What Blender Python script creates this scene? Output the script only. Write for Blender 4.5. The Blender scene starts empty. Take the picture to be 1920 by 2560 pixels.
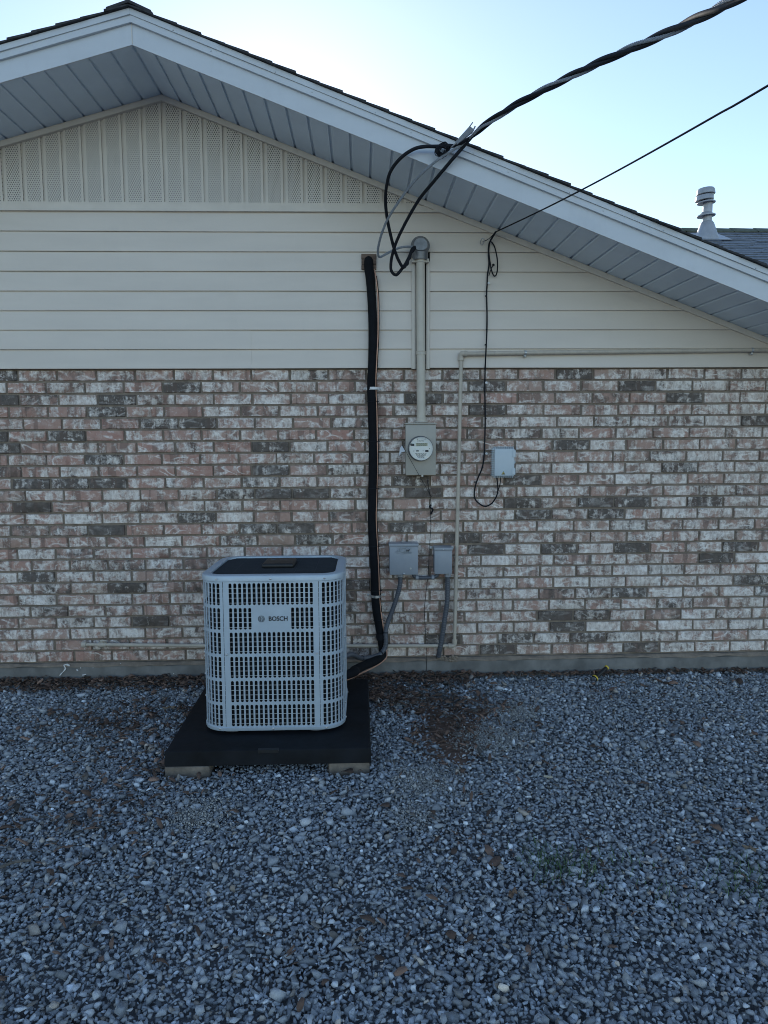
import bpy, bmesh, math, random
import numpy as np
from mathutils import Vector, Matrix

random.seed(7)
RNG = np.random.default_rng(11)
R = math.radians
S = bpy.context.scene
COL = S.collection

# ------------------------------------------------------------------ camera
CAM = Vector((0.0, -4.813, 1.676))
YAW, PITCH, ROLL, FPX = R(1.8665), R(6.2186), R(-0.3187), 1780.0
fwd = Vector((math.sin(YAW) * math.cos(PITCH), math.cos(YAW) * math.cos(PITCH), -math.sin(PITCH)))
rt0 = Vector((math.cos(YAW), -math.sin(YAW), 0))
up0 = rt0.cross(fwd)
RT = math.cos(ROLL) * rt0 + math.sin(ROLL) * up0
UP = -math.sin(ROLL) * rt0 + math.cos(ROLL) * up0
cd = bpy.data.cameras.new('camera')
cam = bpy.data.objects.new('camera', cd)
COL.objects.link(cam)
cam.matrix_world = Matrix(((RT.x, UP.x, -fwd.x, CAM.x), (RT.y, UP.y, -fwd.y, CAM.y), (RT.z, UP.z, -fwd.z, CAM.z), (0, 0, 0, 1)))
cd.sensor_fit = 'VERTICAL'
cd.sensor_height = 24.0
cd.lens = 24.0 * FPX / 2560
cd.clip_start, cd.clip_end = 0.05, 3000
S.camera = cam

# ------------------------------------------------------------------ world, sun, exposure
SUN_EL, SUN_AZ = R(21.0), R(-6.5)          # the sun stands low behind the house, azimuth measured from +Y towards +X
W = bpy.data.worlds.new('World')
S.world = W
W.use_nodes = True
wn = W.node_tree
bg = wn.nodes['Background']
sky = wn.nodes.new('ShaderNodeTexSky')
sky.sky_type = 'NISHITA'
sky.sun_disc = False
sky.sun_elevation = SUN_EL
sky.sun_rotation = SUN_AZ
sky.air_density, sky.dust_density, sky.ozone_density = 1.0, 0.12, 1.0
wn.links.new(sky.outputs[0], bg.inputs[0])
bg.inputs[1].default_value = 0.15
sl = bpy.data.lights.new('sun', 'SUN')
sl.energy, sl.angle, sl.color = 3.0, R(0.5), (1.0, 0.93, 0.84)
sun = bpy.data.objects.new('sun', sl)
COL.objects.link(sun)
sd = Vector((math.sin(SUN_AZ) * math.cos(SUN_EL), math.cos(SUN_AZ) * math.cos(SUN_EL), math.sin(SUN_EL)))
sun.rotation_euler = sd.to_track_quat('Z', 'Y').to_euler()
sun.location = sd * 40
vs = S.view_settings
vs.view_transform, vs.look, vs.gamma, vs.use_curve_mapping = 'Standard', 'None', 1.0, False
vs.exposure = 0.64
S.cycles.use_denoising = True
S.cycles.use_adaptive_sampling = False
S.cycles.filter_width = 1.0
S.cycles.max_bounces = 6
S.cycles.diffuse_bounces = 4


def at(px, py, y=0.0):
    """point of the plane Y = y that the photograph shows at this pixel (1920 x 2560)"""
    d = RT * ((px - 960) / FPX) + UP * (-(py - 1280) / FPX) + fwd
    return CAM + d * ((y - CAM.y) / d.y)


def on_ground(px, py, z=0.0):
    d = RT * ((px - 960) / FPX) + UP * (-(py - 1280) / FPX) + fwd
    return CAM + d * ((z - CAM.z) / d.z)


# ------------------------------------------------------------------ materials
def new_mat(name):
    m = bpy.data.materials.new(name)
    m.use_nodes = True
    return m, m.node_tree.nodes, m.node_tree.links, m.node_tree.nodes['Principled BSDF']


def N(nodes, kind, **kw):
    n = nodes.new('ShaderNode' + kind)
    for k, v in kw.items():
        setattr(n, k, v)
    return n


def ramp(nodes, p0, p1, c0=(0, 0, 0, 1), c1=(1, 1, 1, 1)):
    r = nodes.new('ShaderNodeValToRGB')
    r.color_ramp.elements[0].position, r.color_ramp.elements[1].position = p0, p1
    r.color_ramp.elements[0].color, r.color_ramp.elements[1].color = c0, c1
    return r


def mix(nodes, links, fac, a, b, mode='MIX'):
    n = nodes.new('ShaderNodeMix')
    n.data_type, n.blend_type = 'RGBA', mode
    for sock, v in ((n.inputs[0], fac), (n.inputs[6], a), (n.inputs[7], b)):
        if hasattr(v, 'links') or hasattr(v, 'is_linked'):
            links.new(v, sock)
        else:
            sock.default_value = v
    return n.outputs[2]


def math_n(nodes, links, op, a, b=0.0, clamp=False):
    n = nodes.new('ShaderNodeMath')
    n.operation, n.use_clamp = op, clamp
    for sock, v in ((n.inputs[0], a), (n.inputs[1], b)):
        if hasattr(v, 'is_linked'):
            links.new(v, sock)
        else:
            sock.default_value = v
    return n.outputs[0]


def noise(nodes, links, vec, scale, detail=4.0, rough=0.55, dist=0.0):
    n = nodes.new('ShaderNodeTexNoise')
    links.new(vec, n.inputs['Vector'])
    n.inputs['Scale'].default_value, n.inputs['Detail'].default_value = scale, detail
    n.inputs['Roughness'].default_value, n.inputs['Distortion'].default_value = rough, dist
    return n.outputs[0]


def scaled(nodes, links, vec, s):
    n = nodes.new('ShaderNodeVectorMath')
    n.operation = 'MULTIPLY'
    links.new(vec, n.inputs[0])
    n.inputs[1].default_value = s
    return n.outputs[0]


def plain(name, col, rough=0.5, metal=0.0, var=0.12, scale=9.0, bump=0.0, bump_scale=150.0, dirt=0.0, coat=0.0, streak=(1, 1, 1), spec=.5):
    """painted / plastic / metal surface with mild blotches, fine grain and optional dirt"""
    m, n, l, b = new_mat(name)
    g = N(n, 'NewGeometry').outputs['Position']
    c = (*col, 1)
    f1 = noise(n, l, scaled(n, l, g, streak), scale, 5.0)
    lo = tuple(max(0, v * (1 - var)) for v in col) + (1,)
    hi = tuple(min(1, v * (1 + var)) for v in col) + (1,)
    out = mix(n, l, ramp_out(n, l, f1, .3, .7), lo, hi)
    if dirt:
        f2 = noise(n, l, scaled(n, l, g, (1, 1, .35)), scale * 1.7, 8.0, .7)
        dk = tuple(v * .45 + .01 for v in col) + (1,)
        out = mix(n, l, math_n(n, l, 'MULTIPLY', ramp_out(n, l, f2, .52, .75), dirt), out, dk)
    l.new(out, b.inputs['Base Color'])
    f3 = noise(n, l, g, scale * 6, 3.0)
    l.new(math_n(n, l, 'ADD', math_n(n, l, 'MULTIPLY', f3, .16), rough - .08), b.inputs['Roughness'])
    b.inputs['Metallic'].default_value = metal
    b.inputs['Specular IOR Level'].default_value = spec
    b.inputs['Coat Weight'].default_value = coat
    if bump:
        bn = N(n, 'Bump')
        bn.inputs['Strength'].default_value, bn.inputs['Distance'].default_value = bump, .002
        l.new(noise(n, l, g, bump_scale, 4.0), bn.inputs['Height'])
        l.new(bn.outputs[0], b.inputs['Normal'])
    return m


def ramp_out(n, l, fac, p0, p1):
    r = ramp(n, p0, p1)
    l.new(fac, r.inputs[0])
    return r.outputs[0]


def brick_material(name, from_attr):
    """brown-red brick under a patchy lime wash with trowel strokes; per-brick numbers: R hue, G lime, B soot"""
    m, n, l, b = new_mat(name)
    g = N(n, 'NewGeometry').outputs['Position']
    if from_attr:
        a = N(n, 'Attribute', attribute_name='tint').outputs['Color']
    else:
        a = N(n, 'ObjectInfo').outputs['Color']
    sp = N(n, 'SeparateColor')
    l.new(a, sp.inputs[0])
    hue, lime, soot = sp.outputs[0], sp.outputs[1], sp.outputs[2]
    off = N(n, 'VectorMath', operation='MULTIPLY_ADD')
    l.new(a, off.inputs[0])
    off.inputs[1].default_value = (7, 5, 9)
    l.new(g, off.inputs[2])
    P = off.outputs[0]
    base = mix(n, l, hue, (.42, .228, .185, 1), (.40, .29, .24, 1))
    base = mix(n, l, ramp_out(n, l, noise(n, l, P, 26, 6, .65), .3, .75), base, (.50, .36, .305, 1))
    # soot and fire-darkened patches
    ns = noise(n, l, scaled(n, l, P, (1, 1, .8)), 13, 7, .68)
    sm = math_n(n, l, 'ADD', math_n(n, l, 'MULTIPLY', soot, .75), -.64)
    sm = math_n(n, l, 'MULTIPLY', math_n(n, l, 'ADD', sm, ns), 4.5, True)
    base = mix(n, l, sm, base, mix(n, l, noise(n, l, P, 40, 5, .7), (.035, .033, .032, 1), (.24, .20, .175, 1)))
    # hard-edged darker bands where bricks lay against each other in the kiln
    bd = noise(n, l, scaled(n, l, P, (1, .3, .06)), 17, 1.5, .5)
    bd = ramp_out(n, l, bd, .555, .575)
    base = mix(n, l, math_n(n, l, 'MULTIPLY', bd, .5), base, (.15, .11, .095, 1))
    # lime wash: broad blotches, vertical smears and thin trowel strokes
    w1 = noise(n, l, scaled(n, l, P, (1, 1, 1.4)), 11, 8, .68, .6)
    w2 = noise(n, l, scaled(n, l, P, (1.0, 1, .28)), 24, 4, .6, .4)
    w3 = noise(n, l, P, 90, 5, .7)
    wsum = math_n(n, l, 'ADD', math_n(n, l, 'MULTIPLY', w1, 1.2), math_n(n, l, 'MULTIPLY', w2, 1.0))
    wsum = math_n(n, l, 'ADD', wsum, math_n(n, l, 'MULTIPLY', w3, .5))
    wm = math_n(n, l, 'ADD', wsum, math_n(n, l, 'ADD', math_n(n, l, 'MULTIPLY', lime, .55), -1.525))
    wm = math_n(n, l, 'MULTIPLY', wm, 5.0, True)
    st = noise(n, l, scaled(n, l, P, (1, 1, 2.2)), 6.5, 1.2, .4, .9)
    st = math_n(n, l, 'ABSOLUTE', math_n(n, l, 'SUBTRACT', st, .5))
    st = math_n(n, l, 'SUBTRACT', 1.0, math_n(n, l, 'MULTIPLY', st, 12.0), True)
    gate = ramp_out(n, l, noise(n, l, P, 12, 3), .45, .55)
    st = math_n(n, l, 'MULTIPLY', st, gate, True)
    st = math_n(n, l, 'MULTIPLY', st, ramp_out(n, l, w3, .3, .5), True)
    st = math_n(n, l, 'MULTIPLY', st, math_n(n, l, 'ADD', math_n(n, l, 'MULTIPLY', lime, .7), .55), True)
    st = math_n(n, l, 'MULTIPLY', st, math_n(n, l, 'SUBTRACT', 1.0, math_n(n, l, 'MULTIPLY', soot, .85), True), True)
    white = mix(n, l, ramp_out(n, l, noise(n, l, scaled(n, l, P, (1, 1, .5)), 48, 5, .65), .32, .62), (.46, .39, .345, 1), (.95, .90, .845, 1))
    c = mix(n, l, math_n(n, l, 'MULTIPLY', wm, .80), base, white)
    c = mix(n, l, st, c, (.95, .90, .85, 1))
    pits = ramp_out(n, l, noise(n, l, P, 210, 3, .6), .68, .74)
    c = mix(n, l, math_n(n, l, 'MULTIPLY', pits, .7), c, (.06, .05, .045, 1))
    l.new(c, b.inputs['Base Color'])
    b.inputs['Roughness'].default_value = .9
    b.inputs['Specular IOR Level'].default_value = .25
    h = math_n(n, l, 'ADD', noise(n, l, P, 70, 7, .7), math_n(n, l, 'MULTIPLY', math_n(n, l, 'ADD', wm, st), .35))
    bn = N(n, 'Bump')
    bn.inputs['Strength'].default_value, bn.inputs['Distance'].default_value = .8, .006
    l.new(h, bn.inputs['Height'])
    l.new(bn.outputs[0], b.inputs['Normal'])
    return m


def stone_material():
    m, n, l, b = new_mat('crushed_stone')
    g = N(n, 'NewGeometry').outputs['Position']
    a = N(n, 'Attribute', attribute_name='tint').outputs['Color']
    f = noise(n, l, g, 120, 6, .7)
    c = mix(n, l, 1.0, a, mix(n, l, f, (.55, .55, .55, 1), (1.35, 1.35, 1.35, 1)), 'MULTIPLY')
    v = ramp_out(n, l, noise(n, l, g, 45, 3, .5, 2.0), .60, .66)
    c = mix(n, l, math_n(n, l, 'MULTIPLY', v, .22), c, (.42, .43, .44, 1))
    l.new(c, b.inputs['Base Color'])
    b.inputs['Roughness'].default_value = .72
    bn = N(n, 'Bump')
    bn.inputs['Strength'].default_value, bn.inputs['Distance'].default_value = .6, .003
    l.new(noise(n, l, g, 170, 5, .7), bn.inputs['Height'])
    l.new(bn.outputs[0], b.inputs['Normal'])
    return m


def tint_material(name, rough=.8, amount=.5, scale=60, trans=False):
    m, n, l, b = new_mat(name)
    g = N(n, 'NewGeometry').outputs['Position']
    a = N(n, 'Attribute', attribute_name='tint').outputs['Color']
    c = mix(n, l, 1.0, a, mix(n, l, noise(n, l, g, scale, 5, .65), (1 - amount,) * 3 + (1,), (1 + amount,) * 3 + (1,)), 'MULTIPLY')
    l.new(c, b.inputs['Base Color'])
    b.inputs['Roughness'].default_value = rough
    return m


def ground_material():
    m, n, l, b = new_mat('ground_gravel')
    g = N(n, 'NewGeometry').outputs['Position']
    v = N(n, 'TexVoronoi')
    v.inputs['Scale'].default_value = 34
    l.new(g, v.inputs['Vector'])
    c = mix(n, l, noise(n, l, v.outputs['Color'], 3, 2), (.10, .105, .11, 1), (.30, .31, .325, 1))
    c = mix(n, l, ramp_out(n, l, noise(n, l, g, 2.2, 6, .6), .52, .72), c, (.05, .04, .032, 1))
    l.new(c, b.inputs['Base Color'])
    b.inputs['Roughness'].default_value = .9
    bn = N(n, 'Bump', invert=True)
    bn.inputs['Distance'].default_value = .02
    l.new(v.outputs['Distance'], bn.inputs['Height'])
    l.new(bn.outputs[0], b.inputs['Normal'])
    return m


def perforated_material():
    """vinyl with staggered rows of small punched holes in the middle of each panel"""
    m, n, l, b = new_mat('perforated_vinyl')
    uv = N(n, 'Attribute', attribute_name='hole').outputs['Vector']     # x: across the panel in hole pitches, z: up in hole pitches, y: 1 where punched
    sp = N(n, 'SeparateXYZ')
    l.new(uv, sp.inputs[0])
    row = math_n(n, l, 'FLOOR', sp.outputs[2])
    sh = math_n(n, l, 'MULTIPLY', math_n(n, l, 'MODULO', row, 2.0), .5)
    fx = math_n(n, l, 'SUBTRACT', math_n(n, l, 'FRACT', math_n(n, l, 'ADD', sp.outputs[0], sh)), .5)
    fz = math_n(n, l, 'SUBTRACT', math_n(n, l, 'FRACT', sp.outputs[2]), .5)
    d = math_n(n, l, 'SQRT', math_n(n, l, 'ADD', math_n(n, l, 'MULTIPLY', fx, fx), math_n(n, l, 'MULTIPLY', math_n(n, l, 'MULTIPLY', fz, fz), .36)))
    hole = math_n(n, l, 'MULTIPLY', math_n(n, l, 'LESS_THAN', d, .23), math_n(n, l, 'GREATER_THAN', sp.outputs[1], .5))
    c = mix(n, l, hole, (.66, .61, .55, 1), (.10, .09, .08, 1))
    l.new(c, b.inputs['Base Color'])
    b.inputs['Roughness'].default_value = .5
    return m


M = {}
M['brick'] = brick_material('washed_brick', False)
M['brick_joined'] = brick_material('washed_brick_joined', True)
M['mortar'] = plain('mortar', (.235, .195, .158), .95, var=.25, scale=20, bump=.9, bump_scale=220, dirt=.5)
M['siding'] = plain('vinyl_siding', (.70, .635, .56), .45, var=.05, scale=3, bump=.25, bump_scale=60, dirt=.06, streak=(.4, 1, 2.5))
M['trim'] = plain('vinyl_trim', (.66, .605, .535), .45, var=.05, dirt=.1)
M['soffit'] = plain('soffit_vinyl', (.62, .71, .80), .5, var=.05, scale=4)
M['perforated'] = perforated_material()
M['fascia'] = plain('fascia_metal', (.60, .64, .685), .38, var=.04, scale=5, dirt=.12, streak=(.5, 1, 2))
M['shingle'] = plain('asphalt_shingle', (.045, .047, .052), .9, var=.45, scale=30, bump=1.0, bump_scale=400)
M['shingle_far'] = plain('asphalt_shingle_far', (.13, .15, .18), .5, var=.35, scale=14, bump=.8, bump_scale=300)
M['ridge_cap'] = plain('ridge_shingle_mossy', (.10, .115, .085), .9, var=.3, scale=20)
M['concrete'] = plain('foundation_concrete', (.19, .19, .185), .9, var=.32, scale=7, bump=.6, bump_scale=120, dirt=.5)
M['white_paint'] = plain('white_paint', (.72, .73, .74), .6, var=.06)
M['ac_metal'] = plain('grey_powder_coat', (.44, .53, .62), .42, metal=.25, var=.05, scale=14, bump=.15, bump_scale=500)
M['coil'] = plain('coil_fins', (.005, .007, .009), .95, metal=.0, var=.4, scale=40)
M['wire'] = plain('galvanised_wire', (.55, .57, .6), .35, metal=.7, var=.1)
M['guard_wire'] = plain('pale_guard_wire', (.66, .68, .70), .45, metal=.1, var=.06)
M['black_plastic'] = plain('black_plastic', (.012, .013, .015), .48, var=.3, scale=20, bump=.25, bump_scale=250)
M['pad'] = plain('pad_plastic', (.0055, .0075, .0108), .75, spec=.3, var=.7, scale=5, bump=.35, bump_scale=300, dirt=.3)
M['foam'] = plain('foam_insulation', (.0050, .0065, .0095), .85, spec=.25, var=.3, scale=25, bump=.3, bump_scale=120)
M['cable'] = plain('black_cable', (.010, .0125, .018), .7, spec=.25, var=.2)
M['aluminium'] = plain('bare_aluminium', (.27, .30, .34), .8, spec=.2, var=.15, scale=60)
M['copper'] = plain('copper_wire', (.62, .36, .26), .45, var=.15, metal=.3, scale=30)
M['galv'] = plain('galvanised_steel', (.52, .54, .56), .38, metal=.85, var=.15, scale=40)
M['conduit'] = plain('beige_conduit', (.56, .515, .44), .5, var=.07, scale=12, dirt=.25)
M['gas'] = plain('painted_gas_pipe', (.50, .45, .38), .5, var=.1, scale=16, dirt=.35)
M['meter_can'] = plain('meter_enclosure_paint', (.41, .39, .345), .5, var=.06, scale=10, dirt=.2, bump=.1)
M['meter_face'] = plain('meter_face', (.86, .86, .82), .5, var=.04)
M['lcd'] = plain('meter_display', (.42, .44, .33), .3, var=.05)
M['print'] = plain('dark_print', (.05, .05, .055), .6, var=.1)
M['logo'] = plain('dark_lettering', (.018, .022, .03), .5, var=.1)
M['box_blue'] = plain('blue_grey_box_paint', (.30, .33, .37), .45, var=.05, scale=10, dirt=.12)
M['flex'] = plain('grey_flex_conduit', (.085, .095, .115), .45, var=.12, scale=30)
M['fiber'] = plain('pale_blue_plastic', (.52, .60, .66), .4, var=.04, scale=12)
M['yellow'] = plain('yellow_plastic', (.62, .46, .05), .45, var=.1)
M['yellow_label'] = plain('warning_yellow', (.62, .52, .10), .5, var=.05)
M['wood'] = plain('weathered_wood', (.15, .105, .08), .85, var=.35, scale=40, bump=.6, bump_scale=200, streak=(.3, 1, 3))
M['paver'] = plain('paver_concrete', (.20, .17, .14), .92, var=.3, scale=18, bump=.9, bump_scale=160, dirt=.5)
M['vent'] = plain('painted_vent_metal', (.40, .42, .45), .45, metal=.2, var=.12, scale=14, dirt=.3)
M['weatherhead'] = plain('cast_aluminium', (.17, .18, .195), .4, metal=.35, var=.2, scale=40)
M['dark'] = plain('dark_interior', (.012, .012, .013), .8, var=.2)
M['flag'] = plain('white_flag_plastic', (.62, .65, .68), .4, var=.08)
M['paper'] = plain('pale_yellow_paper', (.62, .57, .42), .7, var=.08)
M['leaf'] = plain('dead_leaf', (.16, .10, .065), .8, var=.35, scale=60)
M['leaf_tan'] = plain('dead_leaf_tan', (.21, .155, .105), .8, var=.3, scale=60)
M['twig'] = plain('twig_bark', (.12, .11, .10), .9, var=.3, scale=60)
M['stone'] = stone_material()
M['litter'] = tint_material('leaf_litter', .85, .4)
M['grass'] = tint_material('grass_blades', .6, .25)
M['ground'] = ground_material()
M['soil'] = plain('bare_soil', (.16, .105, .08), .95, var=.5, scale=30, bump=1.0, bump_scale=150)
M['wallside'] = plain('side_wall', (.30, .24, .21), .9, var=.2)
gm, gn, gl, gb = new_mat('meter_glass')
gb.inputs['Transmission Weight'].default_value = 1.0
gb.inputs['Roughness'].default_value = .03
gb.inputs['IOR'].default_value = 1.12
gb.inputs['Base Color'].default_value = (.97, .98, .97, 1)
M['glass'] = gm

# ------------------------------------------------------------------ mesh helpers
ORG = {}


def unit(v):
    v = Vector(v)
    return v.normalized() if v.length > 1e-9 else Vector((0, 0, 1))


def spline(pts, step=.02, closed=False):
    """Catmull-Rom curve through pts, resampled evenly"""
    P = [Vector(p) for p in pts]
    if len(P) == 2:
        dense = [P[0].lerp(P[1], i / 40) for i in range(41)]
    else:
        ext = [P[0] * 2 - P[1]] + P + [P[-1] * 2 - P[-2]]
        dense = []
        for i in range(1, len(ext) - 2):
            a, b, c, d = ext[i - 1:i + 3]
            for k in range(24):
                t = k / 24
                dense.append(.5 * ((2 * b) + (c - a) * t + (2 * a - 5 * b + 4 * c - d) * t * t + (3 * b - a - 3 * c + d) * t ** 3))
        dense.append(P[-1])
    out, acc = [dense[0]], 0
    for a, b in zip(dense, dense[1:]):
        acc += (b - a).length
        if acc >= step:
            out.append(b)
            acc = 0
    if (out[-1] - dense[-1]).length > 1e-5:
        out.append(dense[-1])
    return out


class MB:
    def __init__(s):
        s.v, s.f = [], []

    def add(s, verts, faces):
        o = len(s.v)
        s.v += [tuple(x) for x in verts]
        s.f += [tuple(i + o for i in f) for f in faces]
        return s

    def box(s, x0, x1, y0, y1, z0, z1):
        v = [(x, y, z) for z in (z0, z1) for y in (y0, y1) for x in (x0, x1)]
        return s.add(v, [(0, 2, 3, 1), (4, 5, 7, 6), (0, 1, 5, 4), (2, 6, 7, 3), (0, 4, 6, 2), (1, 3, 7, 5)])

    def rbox(s, x0, x1, y0, y1, z0, z1, r=.003, seg=2):
        bm = bmesh.new()
        bmesh.ops.create_cube(bm, size=1)
        for v in bm.verts:
            v.co = ((x0 + x1) / 2 + v.co.x * (x1 - x0), (y0 + y1) / 2 + v.co.y * (y1 - y0), (z0 + z1) / 2 + v.co.z * (z1 - z0))
        bmesh.ops.bevel(bm, geom=bm.edges[:], offset=r, segments=seg, affect='EDGES', profile=.5)
        bm.verts.index_update()
        s.add([v.co[:] for v in bm.verts], [[v.index for v in f.verts] for f in bm.faces])
        bm.free()
        return s

    def prism(s, poly, y0, y1):
        """polygon in XZ (counter-clockwise seen from -Y) swept along Y"""
        n = len(poly)
        v = [(x, y0, z) for x, z in poly] + [(x, y1, z) for x, z in poly]
        f = [tuple(range(n)), tuple(range(2 * n - 1, n - 1, -1))]
        f += [(i, i + n, (i + 1) % n + n, (i + 1) % n) for i in range(n)]
        return s.add(v, f)

    def loops(s, rings, cap0=True, cap1=True):
        n = len(rings[0])
        v = [p for r in rings for p in r]
        f = []
        for k in range(len(rings) - 1):
            for i in range(n):
                j = (i + 1) % n
                f.append((k * n + i, k * n + j, (k + 1) * n + j, (k + 1) * n + i))
        if cap0:
            f.append(tuple(range(n - 1, -1, -1)))
        if cap1:
            f.append(tuple((len(rings) - 1) * n + i for i in range(n)))
        return s.add(v, f)

    def tube(s, pts, r, n=10, caps=True, phase=0.0):
        pts = [Vector(p) for p in pts]
        rs = r if hasattr(r, '__len__') else [r] * len(pts)
        t = unit(pts[1] - pts[0])
        u = unit(t.orthogonal())
        rings = []
        for i, p in enumerate(pts):
            a, b = pts[max(i - 1, 0)], pts[min(i + 1, len(pts) - 1)]
            t2 = unit(b - a)
            q = t.rotation_difference(t2)
            u = unit(q @ u)
            t = t2
            w = t.cross(u)
            rings.append([p + (u * math.cos(phase + 2 * math.pi * k / n) + w * math.sin(phase + 2 * math.pi * k / n)) * rs[i] for k in range(n)])
        return s.loops(rings, caps, caps)

    def lathe(s, prof, origin, axis=(0, 0, 1), n=24, cap0=True, cap1=True):
        """profile of (radius, height) turned round an axis through origin"""
        ax = unit(axis)
        u = unit(ax.orthogonal())
        w = ax.cross(u)
        o = Vector(origin)
        rings = [[o + ax * h + (u * math.cos(2 * math.pi * k / n) + w * math.sin(2 * math.pi * k / n)) * max(r, 1e-4) for k in range(n)] for r, h in prof]
        return s.loops(rings, cap0, cap1)

    def build(s, name, mat, parent=None, smooth=True, local=False, angle=38):
        me = bpy.data.meshes.new(name)
        o = Vector((0, 0, 0)) if (parent is None or local) else ORG[parent.name]
        me.from_pydata([(x - o.x, y - o.y, z - o.z) for x, y, z in s.v], [], s.f)
        bm = bmesh.new()
        bm.from_mesh(me)
        bmesh.ops.recalc_face_normals(bm, faces=bm.faces[:])
        bm.to_mesh(me)
        bm.free()
        if smooth:
            me.polygons.foreach_set('use_smooth', [True] * len(me.polygons))
            me.set_sharp_from_angle(angle=R(angle))
        me.materials.append(M[mat])
        ob = bpy.data.objects.new(name, me)
        COL.objects.link(ob)
        if parent is not None:
            ob.parent = parent
        ORG[ob.name] = Vector(o) if parent is not None else Vector((0, 0, 0))
        return ob


def tag(o, label=None, cat=None, group=None, kind=None):
    for k, v in (('label', label), ('category', cat), ('group', group), ('kind', kind)):
        if v:
            o[k] = v
    return o


def thing(name, loc, label, cat, group=None):
    o = bpy.data.objects.new(name, None)
    o.empty_display_size = .1
    o.location = loc
    COL.objects.link(o)
    ORG[o.name] = Vector(loc)
    return tag(o, label, cat, group)


def text_part(body, name, mat, parent, origin, size, ext=.0006, bold=0.0, shear=0.0, align='LEFT', local=False, squeeze=1.0):
    """lettering that stands in the plane facing -Y"""
    cu = bpy.data.curves.new(name, 'FONT')
    cu.body, cu.size, cu.extrude, cu.offset, cu.shear, cu.align_x = body, size, ext, bold, shear, align
    cu.resolution_u = 4
    tmp = bpy.data.objects.new(name + '_tmp', cu)
    COL.objects.link(tmp)
    dg = bpy.context.evaluated_depsgraph_get()
    me = bpy.data.meshes.new_from_object(tmp.evaluated_get(dg))
    bpy.data.objects.remove(tmp)
    o = Vector(origin)
    if not local:
        o = o - ORG[parent.name]
    for v in me.vertices:
        x, y, z = v.co
        v.co = (o.x + x * squeeze, o.y - z, o.z + y)
    me.name = name
    me.materials.clear()
    me.materials.append(M[mat])
    ob = bpy.data.objects.new(name, me)
    COL.objects.link(ob)
    ob.parent = parent
    ORG[ob.name] = ORG[parent.name]
    return ob


# ================================================================== GROUND
ground = MB().add([(-900, -900, -.035), (900, -900, -.035), (900, 900, -.035), (-900, 900, -.035)], [(0, 1, 2, 3)]).build('ground', 'ground', smooth=False)
tag(ground, kind='structure')

# ================================================================== HOUSE
house = thing('house', (0, 0, 0), 'gable end of a house in washed brick under beige vinyl siding and a perforated gable', 'house')
ZT, CO, BL, NR = 2.111, .07906, .254, 25         # brick top, course height, brick module, courses
XP, ZP, SLL, SLR, OV = -1.231, 3.812, .281, .3795, .60
XL, XR = -5.2, 3.15                               # ends of the wall


def zr(x):
    return ZP - SLL * (XP - x) if x < XP else ZP - SLR * (x - XP)


ZB = ZT - NR * CO
# --- foundation
fb = MB()
prof_x = [XL + i * .12 for i in range(int((XR - XL) / .12) + 1)] + [XR]
fb.add([(x, -.022 - .0035 * math.sin(x * 9 + math.sin(x * 4)), z) for x in prof_x for z in (-.3, ZB - .028)] +
       [(x, -.010, ZB - .021 + .006 * math.sin(x * 11.0 + 2 * math.sin(x * 3))) for x in prof_x] + [(x, .02, ZB - .006) for x in prof_x],
       [f for i in range(len(prof_x) - 1) for f in (
           (2 * i, 2 * i + 2, 2 * i + 3, 2 * i + 1),
           (2 * i + 1, 2 * i + 3, 2 * len(prof_x) + i + 1, 2 * len(prof_x) + i),
           (2 * len(prof_x) + i, 2 * len(prof_x) + i + 1, 3 * len(prof_x) + i + 1, 3 * len(prof_x) + i))])
fb.box(XL, XR, .02, .25, -.3, ZB - .006)
foundation = fb.build('foundation', 'concrete', house)
pm = MB()


def dab(pts, wd):
    P = [at(a, b, -.0275) for a, b in pts]
    for i, (a, b) in enumerate(zip(P, P[1:])):
        d = unit(b - a)
        q = Vector((-d.z, 0, d.x)) * wd * (.7 + .3 * math.sin(i * 2.1))
        for k in (0, .0015):
            pass
        pm.add([a - q, b - q * .8, b + q * .8, a + q, a - q + Vector((0, .004, 0)), b - q * .8 + Vector((0, .004, 0)), b + q * .8 + Vector((0, .004, 0)), a + q + Vector((0, .004, 0))],
               [(0, 1, 2, 3), (4, 7, 6, 5), (0, 4, 5, 1), (1, 5, 6, 2), (2, 6, 7, 3), (3, 7, 4, 0)])


dab([(158, 1664), (166, 1661), (174, 1664), (172, 1666)], .006)
dab([(159, 1663), (164, 1671), (160, 1677), (154, 1683), (149, 1689)], .0055)
dab([(191, 1674), (195, 1677)], .006)
dab([(206, 1688), (215, 1686)], .005)
dab([(201, 1669), (202, 1671)], .004)
dab([(232, 1669), (233, 1670)], .003)
dab([(433, 1684), (435, 1685)], .003)
dab([(301, 1658), (302, 1659)], .003)
ml = MB()
lx = [XL + i * .03 for i in range(int((XR - XL) / .03) + 1)]
lw = [ZB - .026 - .004 * math.sin(x * 7 + 2 * math.sin(x * 2.3)) - .0035 * math.sin(x * 31 + math.sin(x * 13)) for x in lx]
ml.add([(x, y_, z_) for x, w_ in zip(lx, lw) for y_, z_ in ((-.018, w_), (-.0275 - .001 * math.sin(x * 23), w_ + .002), (-.0235 - .002 * math.sin(x * 17), w_ + .012), (-.004, ZB - .004))],
       [(4 * i + k, 4 * i + 4 + k, 4 * i + 5 + k, 4 * i + 1 + k) for i in range(len(lx) - 1) for k in range(3)])
ml.build('mortar_ledge', 'mortar', foundation)
lump = MB()
for q_ in range(26):
    c_ = at(random.uniform(1093, 1150), random.uniform(1640, 1652), -.024)
    lump.lathe([(.001, -.009), (random.uniform(.006, .013), -.003), (random.uniform(.006, .012), .003), (.001, .008)], c_, (random.uniform(-.5, .5), -1, random.uniform(-.5, .5)), 7)
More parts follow.
